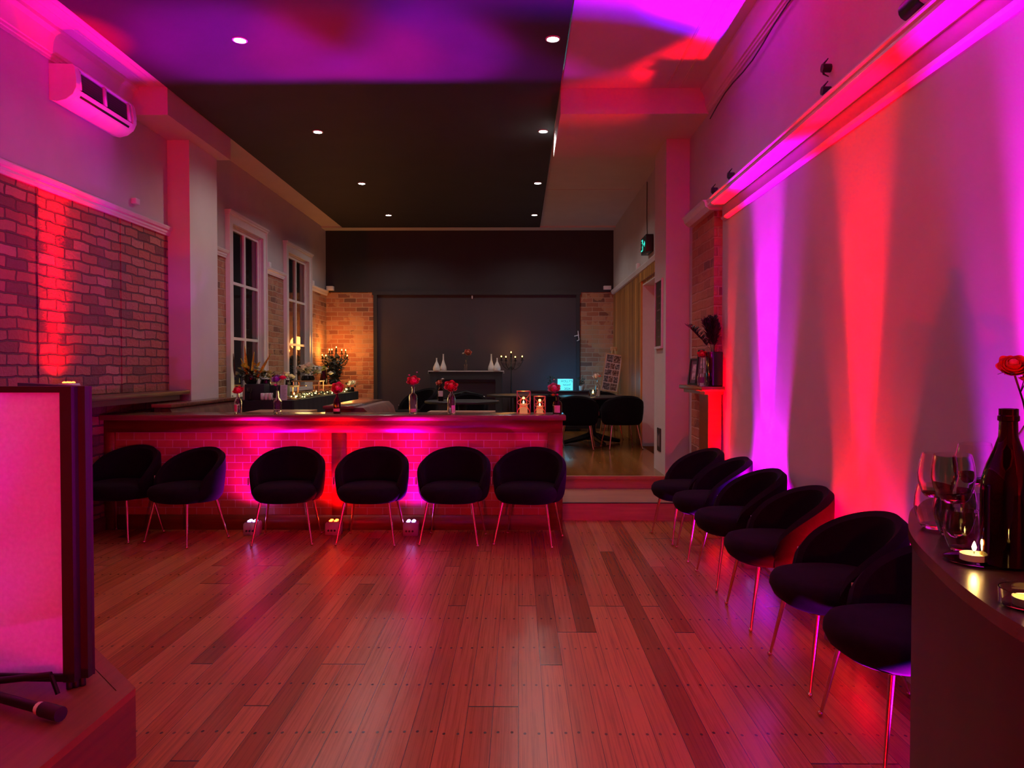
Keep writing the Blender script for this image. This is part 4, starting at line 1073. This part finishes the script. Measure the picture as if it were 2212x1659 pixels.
b.box(-w/2, -w/2+f, 0, .018, 0, h); b.box(w/2-f, w/2, 0, .018, 0, h); b.box(-w/2+f, w/2-f, 0, .018, 0, f); b.box(-w/2+f, w/2-f, 0, .018, h-f, h); b.build('frame', M['easel_wood'], pb)
b = B(); b.box(-w/2+f, w/2-f, .004, .014, f, h-f); b.build('backing', M['ceramic_white'], pb)
def photo_mat(i):
    t = NT('small photograph %d' % i); n = t.noise(t.comb(*t.sep(t.coord())[:3]), 26+i*3, 4, .7)
    c = [(.02,.02,.02), (.22,.14,.10), (.55,.5,.45)] if i % 2 else [(.03,.03,.03), (.12,.12,.13), (.6,.6,.6)]
    t.set(col=t.ramp(n, [(.38, c[0]), (.52, c[1]), (.64, c[2])]), rough=.3); return t.m
pm = [photo_mat(i) for i in range(4)]
rows = [(2, .13), (3, .10), (2, .10), (3, .11), (2, .12)]; z = h-f-.012
for r_, (n, hh) in enumerate(rows):
    cw = (w-2*f-.02)/n
    for i in range(n):
        x0 = -w/2+f+.01+cw*i
        b = B(); b.box(x0+.004, x0+cw-.004, .0015, .0038, z-hh, z); b.build('photograph', pm[(r_*2+i) % 4], pb)
    z -= hh+.013
# votive and flower bottle on the right round table
def votive(label, loc, s=1.0, g=None, m='glass'):
    t = thing('candle_votive', label, 'candle', loc, 0, g); t.scale = (s,s,s)
    B().lathe([(0,0), (.026,0), (.028,.01), (.040,.06), (.045,.07), (.042,.07), (.036,.058), (.024,.012), (0,.010)], (0,0,0), 20).build('glass_cup', M[m], t, 'auto')
    B().lathe([(0,.0105), (.019,.0105), (.019,.028), (0,.030)], (0,0,0), 16).build('tealight', M['candle'], t, 'auto')
    B().lathe([(0,0), (.007,.008), (.008,.016), (.003,.030), (0,.036)], (0,0,.031), 8).build('flame', M['flame_hot'], t, True)
    return t
v_ = votive('glowing glass votive on round table by the doorway', (bp(1281, 11.1), 11.1, 1.0005), 1.5)
lamp('votive_glow', 'POINT', (0,0,.09), .35, (1,.45,.12), None, .02).parent = v_
bottle('clear bottle of flowers beside votive on right round table', (bp(1291, 11.25), 11.25, 1.0005), P_wine, 'glass')
rose_stem('cream and orange flowers in bottle on right round table', (bp(1291, 11.25), 11.25, 1.12), (bp(1287, 11.25), 11.25, zp(812, 11.25)), .05, 'petal_white', (-.5,.3), None, [((.05,0,.0), .035, 'petal_coral')], 15)
tag(B().lathe([(0,0),(.03,0),(.036,.05),(.03,.05),(0,.05)], (0,0,0), 14).build('sugar_bowl', M['glass_brown'], None, 'auto', (bp(1276, 11.5), 11.5, 1.0005)), 'small brown jar behind the votive on right round table', 'jar')

# ------------------------------------------------------------------ buffet on the left
bf = thing('buffet_table', 'long table under black cloth along left wall', 'buffet', (0,0,0))
b = B()
def drape(pts, z0, z1, amp=.012, n=260):
    """closed outline, pleated skirt"""
    P = [Vector((*p, 0)) for p in pts]; L = [(P[(i+1)%len(P)]-P[i]).length for i in range(len(P))]; tot = sum(L); ring = []
    for k in range(n):
        d = tot*k/n; i = 0
        while d > L[i]: d -= L[i]; i += 1
        q = P[i].lerp(P[(i+1)%len(P)], d/L[i]); e = (P[(i+1)%len(P)]-P[i]).normalized(); nr = Vector((e.y, -e.x, 0))
        ring.append((q, nr, math.sin(k*1.1)*.6+math.sin(k*.37)))
    rows = []
    for j in range(5):
        v = j/4; rows.append([b.bm.verts.new((q.x+nr.x*(amp*s*v+.015*v), q.y+nr.y*(amp*s*v+.015*v), z1+(z0-z1)*v)) for q, nr, s in ring])
    for A, C in zip(rows, rows[1:]):
        for k in range(n): b.bm.faces.new((A[k], A[(k+1)%n], C[(k+1)%n], C[k]))
    b.bm.faces.new(rows[0][::-1])
TX0, TX1, TY0, TY1, TZ = XL+.06, -2.62, 8.82, 12.4, 1.04
drape([(TX0,TY0), (TX1,TY0), (TX1,TY1), (TX0,TY1)], ZP+.01, TZ)
bmesh.ops.recalc_face_normals(b.bm, faces=b.bm.faces)
b.build('cloth', M['cloth_black'], bf, 'auto')
for i in (TX0+.1, TX1-.1):
    for j in (TY0+.1, TY1-.1):
        bx('leg', M['black_metal'], i-.02, i+.02, j-.02, j+.02, ZP+.001, TZ-.02, parent=bf)
TZ += .0015
def gp(px, py, z=TZ):   # a point on the table surface seen at a pixel
    Y = F*(H0-z)/(py-795); return ((px-1120)*Y/F, Y)
# garland with fairy bulbs along the table's front edge
gl = thing('fairy_light_garland', 'green garland with warm fairy lights along buffet edge', 'string lights', (0,0,TZ))
random.seed(21); b = B(); bulbs = []
for k in range(420):
    y = 8.95 + 3.4*random.random(); r = .05*math.sqrt(random.random()); a = random.uniform(0, 2*PI)
    x = TX1-.09 + .04*math.sin(y*3); leaf(b, (x+r*math.cos(a), y, .008+.03*random.random()), (math.cos(a), random.uniform(-1,1), random.uniform(0,.6)), random.uniform(.03,.06), .010)
b.build('foliage', M['leaf_grey'], gl, True)
B().tube([(TX1-.09+.04*math.sin((8.9+i*.1)*3), 8.9+i*.1, .018+.006*math.sin(i)) for i in range(35)], .002, 4).build('wire', M['copper'], gl)
bm0 = B().ball((0,0,0), .0075, 8).build('bulb', M['bulb'], gl, True, (TX1-.03, 9.0, .03))
for k in range(46):
    y = 8.95+3.4*(k/46)**1.1 + random.uniform(-.03,.03)
    o = bm0.copy(); COL.objects.link(o); o.location = (TX1-.08+.04*math.sin(y*3)+random.uniform(-.05,.06), y, random.uniform(.012,.05))
lamp('fairy_glow', 'POINT', (TX1-.1, 9.6, .15), 1.8, (1,.75,.25), None, .1).parent = gl
lamp('fairy_glow', 'POINT', (TX1-.1, 10.8, .15), 2.2, (1,.72,.22), None, .1).parent = gl
lamp('fairy_glow', 'POINT', (TX1-.1, 11.9, .15), 2.0, (1,.75,.25), None, .1).parent = gl

# things on the buffet
def crate(label, px, Y, x_off, w, d_, h, m='cloth_black', name='display_box', z=None):
    x = bp(px, Y); o = B().box(-w/2, w/2, -d_/2, d_/2, 0, h, bev=.006).build(name, M[m], None, 'auto', (x, Y, TZ if z is None else z)); return tag(o, label, 'box')
crate('black box planter at near left of buffet', 554, 8.98, 0, .23, .20, .19)
crate('black riser box behind menu card on buffet', 600, 9.2, 0, .22, .22, .17)
t = thing('napkin_holder', 'black wire holder of folded white napkins on buffet', 'napkin holder', (bp(575, 8.89), 8.89, TZ))
for i in (-.045, .0, .045):
    b = B(); b.box(i-.018, i+.018, -.045, .03, .004, .085, bev=.006); b.build('napkin_stack', M['tagw'], t, 'auto')
b = B(); b.box(-.075, .075, -.05, .045, 0, .0035); b.tube([(.07,-.05,.002),(.085,-.05,.05),(.07,-.05,.09)], .003, 5); b.tube([(-.07,.04,.002),(-.07,.04,.09),(.07,.04,.09),(.07,.04,.002)], .003, 5); b.build('holder', M['black_metal'], t)
t = thing('menu_card', 'standing printed menu card on buffet', 'menu card', (bp(611, 8.9), 8.9, TZ)); t.rotation_euler = (-.12,0,.1)
b = B(); b.box(-.04, .04, 0, .004, 0, .18); b.build('card', M['lilac_plastic'], t)
b = B()
for k in range(11): b.box(-.03, .03-.01*(k%3), -.0016, -.0006, .165-.014*k, .168-.014*k)
b.build('printed_lines', M['chalk'], t)
# black vase with tall yellow wing-like blooms
def wing_bouquet(px, Y, label):
    x = bp(px, Y); z0 = TZ+.1915
    v = thing('yellow_bouquet', label, 'bouquet', (x, Y, z0))
    B().lathe([(0,0), (.06,0), (.08,.05), (.07,.10), (.06,.10), (.06,.02), (0,.02)], (0,0,0), 18).build('bowl', M['glass_black'], v, 'auto')
    for (dx, top, lean, w_) in ((-.05,.45,-.02,.03), (.01,.38,.03,.02), (.08,.36,.16,.026), (-.19,.36,-.02,.018), (-.02,.30,-.10,.02)):
        b = B()
        b.grid(lambda u, t_: Vector((dx + lean*t_ + w_*(u-.5)*2*math.sin(PI*(t_*.85+.1))**1.0*(1-t_*.6), .02*math.sin(u*PI), .08+(top-.08)*t_)), 4, 10)
        b.build('wing_petal', M['petal_yellow'] if dx > -.15 else M['leaf_grey'], v, True)
    rnd = random.Random(2)
    for cx in (-.06, .085):
        b = B()
        for k in range(16):
            leaf(b, (cx+rnd.uniform(-.04,.04), -.02+rnd.uniform(-.02,.02), .12+rnd.uniform(0,.11)), (rnd.uniform(-1,1), -.4, rnd.uniform(-.2,1)), .05, .02)
        b.build('petal_cluster', M['petal_yellow'], v, True)
    b = B()
    for k in range(70):
        a = rnd.uniform(0, 2*PI); r = rnd.uniform(.02,.14); leaf(b, (math.cos(a)*r, math.sin(a)*r*.6, .06+rnd.uniform(0,.1)), (math.cos(a), math.sin(a), rnd.uniform(-.5,.8)), .07, .018)
    b.build('leaves', M['leaf'], v, True)
wing_bouquet(540, 9.0, 'tall yellow feather-like bouquet in black bowl on buffet')
def cluster(label, px, Y, z, n, spread, rr, mat, name, cat, seed, leaves='leaf', g=None, support=True):
    rnd = random.Random(seed); t = thing(name, label, cat, (bp(px, Y), Y, z), 0, g)
    zc = 0
    if support:
        B().lathe([(0,0), (spread*.45,0), (spread*.5,.02), (spread*.4,.07), (spread*.35,.07), (0,.02)], (0,0,0), 16).build('bowl', M['glass_black'], t, 'auto'); zc = .07
    base = None
    for k in range(n):
        a = rnd.uniform(0, 2*PI); r = spread*math.sqrt(rnd.random()); q = Vector((math.cos(a)*r, math.sin(a)*r*.6, zc + rr*.7 + spread*.5*(1-(r/spread)**2) + rnd.uniform(0, rr*.5)))
        m_ = rose_mesh(rr*rnd.uniform(.8,1.15), seed+k % 3, 3).build('bloom', M[mat], t, True, q); m_.rotation_euler = (rnd.uniform(.2,.9), rnd.uniform(-.5,.5), rnd.uniform(0,6))
    b = B()
    for k in range(n*4):
        a = rnd.uniform(0, 2*PI); r = spread*rnd.uniform(.3,1.1); leaf(b, (math.cos(a)*r, math.sin(a)*r*.6, zc+rnd.uniform(0,spread*.6)), (math.cos(a), math.sin(a), rnd.uniform(-.4,.7)), .06, .014)
    b.build('leaves', M[leaves], t, True)
    return t
cluster('lime green hydrangea spray on black riser box', 572, 9.15, TZ+.1715, 13, .13, .034, 'petal_lime', 'hydrangea_spray', 'flowers', 31, support=True)
# timber risers with roses and food
def riser(label, px, Y, w, d_, h, z=TZ):
    t = thing('timber_riser', label, 'stand', (bp(px, Y), Y, z), 0, 'timber display risers on the buffet')
    b = B(); b.box(-w/2, w/2, -d_/2, d_/2, h-.018, h); b.build('shelf', M['plank_wood'], t)
    for i in (-1, 1):
        for j in (-1, 1):
            B().tube([(i*(w/2-.02), j*(d_/2-.02), .0), (i*(w/2-.02), j*(d_/2-.02), h-.0185)], .008, 6).build('leg', M['copper'], t)
    return t
riser('timber riser at near end of buffet carrying cream rose', 618, 9.9, .26, .25, .15)
riser('taller timber riser holding white rose mound on buffet', 665, 10.9, .40, .3, .20)
riser('low timber riser at far end of buffet', 700, 11.8, .30, .28, .12)
cluster('mound of cream roses on tall timber riser', 664, 10.9, TZ+.201, 17, .20, .055, 'petal_white', 'white_rose_mound', 'flowers', 41, support=True)
cluster('single cluster of cream roses at near end of buffet', 620, 9.9, TZ+.151, 4, .06, .05, 'petal_white', 'cream_rose_bunch', 'flowers', 43, support=True)
cluster('small white flower group at far end of garland', 757, 12.2, TZ+.0005, 6, .12, .035, 'petal_white', 'white_flower_posy', 'flowers', 45, support=True)
# amber vase with yellow flower
t = thing('amber_vase', 'tall amber glass vase on far end of buffet', 'vase', (bp(704, 12.0), 11.85, TZ+.1205))
B().lathe(hollow([(.05,0), (.055,.01), (.06,.09), (.045,.17), (.03,.24), (.034,.26)]), (0,0,0), 20).build('vase_glass', M['glass_brown'], t, 'auto')
rose_stem('yellow lily with cream bloom in amber vase', (bp(704, 12.0), 11.85, TZ+.13), (bp(702, 12.0), 11.85, zp(796, 11.85)), .06, 'petal_yellow', (.0,.3), None, [((.12,0,-.07), .05, 'petal_white'), ((.06,0,.0), .03, 'petal_white')], 17, name='yellow_lily')
# grazing boards with food
def board(label, px, py, w, d_, rz, seed):
    x, y = gp(px, py); x -= .17; t = thing('grazing_board', label, 'food board', (x, y, TZ), rz, 'grazing boards on the buffet'); rnd = random.Random(seed)
    b = B(); b.box(-w/2, w/2, -d_/2, d_/2, 0, .016, bev=.004); b.build('board', M['plank_wood'], t, 'auto')
    for k in range(14):
        q = (rnd.uniform(-w*.42,w*.42), rnd.uniform(-d_*.4,d_*.4), .0165); s_ = rnd.uniform(.018,.034)
        mm = rnd.choice(['petal_white','copper','petal_coral','plank_wood','petal_lime','leather'])
        if k % 2: B().lathe([(0,0),(s_,0),(s_,s_*.6),(s_*.8,s_*.8),(0,s_*.8)], q, 10).build('food_piece', M[mm if mm != 'copper' else 'leather'], t, 'auto')
        else:
            b = B(); b.box(q[0]-s_, q[0]+s_, q[1]-s_*.6, q[1]+s_*.6, q[2], q[2]+s_, bev=.004); b.build('food_piece', M[mm if mm != 'copper' else 'leather'], t, 'auto')
board('grazing board of breads at near edge of buffet', 648, 863, .30, .24, .1, 1)
board('grazing board of cheeses in middle of buffet', 672, 857, .30, .26, -.1, 2)
board('grazing board behind garland at middle of buffet', 690, 853, .36, .34, .2, 3)
board('grazing board near far end of buffet', 722, 849, .36, .34, .0, 4)
for i, (px, Y, lb) in enumerate(((682, 10.6, 'gold votive candle beside tall timber riser'), (697, 11.3, 'glowing votive candle left of amber vase'), (718, 12.05, 'glowing votive candle right of amber vase'), (634, 9.8, 'glass votive candle beside cream rose bunch'))):
    votive(lb, (bp(px, Y), Y, TZ+.0005), 1.0, 'votive candles on the buffet', 'lant_glass')
lamp('votive_glow', 'POINT', (bp(697, 11.5), 11.5, TZ+.16), .8, (1,.45,.1), None, .03)
# copper cake stand
t = thing('cake_stand', 'copper pedestal cake stand in middle of buffet', 'stand', (bp(676, 11.25), 11.05-.6, TZ))
B().lathe([(0,0), (.05,0), (.045,.01), (.01,.03), (.01,.12), (.12,.13), (.12,.138), (0,.138)], (0,0,0), 24).build('pedestal', M['copper'], t, 'auto')
tag(B().box(-.03,.03,-.03,.03,0,.17,bev=.006).build('pillar_candle', M['candle'], None, 'auto', (bp(529, 9.0), 9.0, TZ)), 'white pillar candle at left end of buffet by window', 'candle')
t = thing('goblet', 'clear glass goblet left of black planter on buffet', 'glass', (bp(538, 8.86), 8.86, TZ))
B().lathe([(0,0),(.03,0),(.004,.01),(.004,.08),(.03,.10),(.036,.15),(.034,.15),(.028,.102),(0,.09)], (0,0,0), 16).build('bowl', M['glass'], t, 'auto')

# ------------------------------------------------------------------ near right counter
ct = thing('round_ended_counter', 'dark curved counter with bottle and glasses at right edge', 'counter')
rim = [(.78,-.6), (.775,.6), (.775,1.0), (.781,1.21), (.805,1.35), (.831,1.464), (.860,1.569), (.909,1.735), (.965,1.88), (1.029,2.006), (1.12,2.17), (1.249,2.33), (1.40,2.40), (1.58,2.43), (1.758,2.43), (1.758,-.6)]
def smooth(p, n=3):
    for _ in range(n):
        q = []
        for i in range(len(p)):
            a, b_ = p[i], p[(i+1) % len(p)]
            if i >= len(p)-3 or i == 0: q.append(a); 
            else: q += [(a[0]*.75+b_[0]*.25, a[1]*.75+b_[1]*.25), (a[0]*.25+b_[0]*.75, a[1]*.25+b_[1]*.75)]
        p = q
    return p
rs = smooth(rim, 2)
B().prism(rs, 'z', .995, 1.02).build('counter_top', M['counter_top'] if 'counter_top' in M else M['bar_top'], ct, 'auto')
ins = [(x+.008 if x < 1.7 else x-.004, y-(.006 if y > 1 else 0)) for x, y in rs]
B().prism(ins, 'z', .001, .9945).build('body', M['counter_body'] if 'counter_body' in M else M['dark_wood'], ct, 'auto')
CZ = 1.0205
def cp(px, py, z=CZ):
    Y = F*(H0-z)/(py-795); return ((px-1120)*Y/F, Y, z)
# sparkling wine bottle
out = [(.040,0), (.047,.006), (.048,.15), (.046,.175), (.038,.205), (.026,.235), (.0175,.262), (.0165,.292), (.0195,.294), (.0195,.303), (.0175,.305), (.0175,.318)]
x, y, z = cp(2174, 1222)
bt = thing('sparkling_wine_bottle', 'open dark sparkling wine bottle on near right counter', 'bottle', (x, y, CZ))
B().lathe(hollow(out, .004), (0,0,0), 36).build('bottle_glass', M['glass_dark'], bt, 'auto')
B().lathe([(0,.009), (.0425,.009), (.0435,.15), (.0415,.175), (.034,.203), (.022,.235), (.016,.249), (0,.249)], (0,0,0), 32).build('wine', M['wine'] if 'wine' in M else M['glass_black'], bt, 'auto')
# tealights on a glass dish
x, y, z = cp(2104, 1216)
dish = tag(B().lathe([(0,0), (.055,0), (.068,.004), (.069,.007), (.055,.004), (0,.004)], (0,0,0), 40).build('glass_dish', M['glass'], None, 'auto', (x+.02, y+.01, CZ)), 'flat clear glass dish under tealight on counter', 'dish')
def tealight(label, loc):
    t = thing('tealight_candle', label, 'candle', loc, 0, 'tealights on the near counter')
    B().lathe([(0,0), (.026,0), (.0265,.013), (.025,.013), (.0245,.011), (0,.011)], (0,0,0), 28).build('metal_cup', M['white_plastic'], t, 'auto')
    B().lathe([(0,.0112), (.0242,.0112), (.0242,.0122), (0,.0118)], (0,0,0), 28).build('wax', M['hot_wax'], t)
    B().tube([(0,0,.012), (0,0,.020)], .0009, 5).build('wick', M['black_plastic'], t)
    B().lathe([(0,0), (.0035,.004), (.0045,.009), (.002,.017), (0,.021)], (0,0,.017), 10).build('flame', M['flame_hot'], t, True)
    lamp('tealight_glow', 'POINT', (0,0,.035), .16, (1,.55,.12), None, .008).parent = t
M['hot_wax'] = NT('lit tealight wax'); M['hot_wax'].set(col=M['hot_wax'].ramp(M['hot_wax'].noise(M['hot_wax'].coord(), 30), [(0,(.9,.75,.3)),(1,(.95,.85,.45))]), rough=.3, emc=(1,.72,.10), em=.75); M['hot_wax'] = M['hot_wax'].m
tealight('lit yellow tealight beside wine bottle on counter', (x, y, CZ+.0072))
x, y, z = cp(2226, 1312)
tealight('second lit tealight at right picture edge of counter', (x, y, CZ+.0035))
tag(B().lathe([(.0,0), (.036,0), (.045,.005), (.046,.03), (.044,.03), (.042,.006), (.034,.0032), (0,.0032)], (0,0,0), 32).build('glass_holder', M['glass'], None, 'auto', (x, y, CZ)), 'clear glass holder around second tealight at picture edge', 'candle holder')
# stacked stemless wine glasses
gprof = [(0,0), (.026,0), (.034,.010), (.043,.035), (.047,.058), (.045,.085), (.040,.112), (.0388,.112), (.0438,.085), (.0455,.058), (.0415,.036), (.032,.0125), (0,.006)]
wg = None
def wine_glass(loc, label, group, rx=0, ry=0, s=1):
    global wg
    if wg is None: wg = B().lathe(gprof, (0,0,0), 36).build('wine_glass', M['glass'], None, 'auto'); o = wg
    else: o = wg.copy(); COL.objects.link(o)
    o.location = loc; o.rotation_euler = (rx, ry, 0); o.scale = (s,s,s)
    return tag(o, label, 'glass', group)
GS = 'stemless wine glasses stacked on the near counter'
for (px, py, n, lb, s) in ((2016, 1140, 1, 'leftmost stack of wine glasses', .95), (2062, 1158, 1, 'middle stack of wine glasses', 1), (2108, 1112, 1, 'rear stack behind wine bottle', 1)):
    x, y, z = cp(px, py)
    wine_glass((x, y, CZ), 'lower glass of the ' + lb, GS, s=s)
    wine_glass((x+(.004 if px < 2020 else -.003), y, CZ+.083*s), 'upper glass of the ' + lb, GS, rx=.04, ry=.05 if px < 2020 else -.06, s=s)
x, y, z = cp(2078, 1190); wine_glass((x, y, CZ), 'single low wine glass just left of wine bottle', GS, s=.8)
x, y, z = cp(2216, 1150); wine_glass((x, y, CZ), 'lower glass at right picture edge behind wine bottle', GS)
wine_glass((x, y, CZ+.084), 'upper glass at right picture edge behind wine bottle', GS, rx=.05)
# flower bottle behind
x, y, z = cp(2222, 1085)
bottle('clear bottle with black neck band at right picture edge', (x, y, CZ), hollow([(.036,0), (.038,.006), (.038,.17), (.033,.20), (.015,.235), (.0135,.30), (.016,.302), (.016,.315)]), 'glass', None, (.0388,.05,.12,-1.2,.4,'label'), neckband=(.0165,.262,.30,'black_plastic'))
rose_stem('red and purple roses in bottle at right picture edge', (x, y, CZ+.2), (x-.055, y, zp(790, y)), .042, 'petal_red', (-.4,.4), None, [((.045,0,.005), .03, 'petal_purple'), ((.03,-.02,-.035), .024, 'petal_pink')], 19)
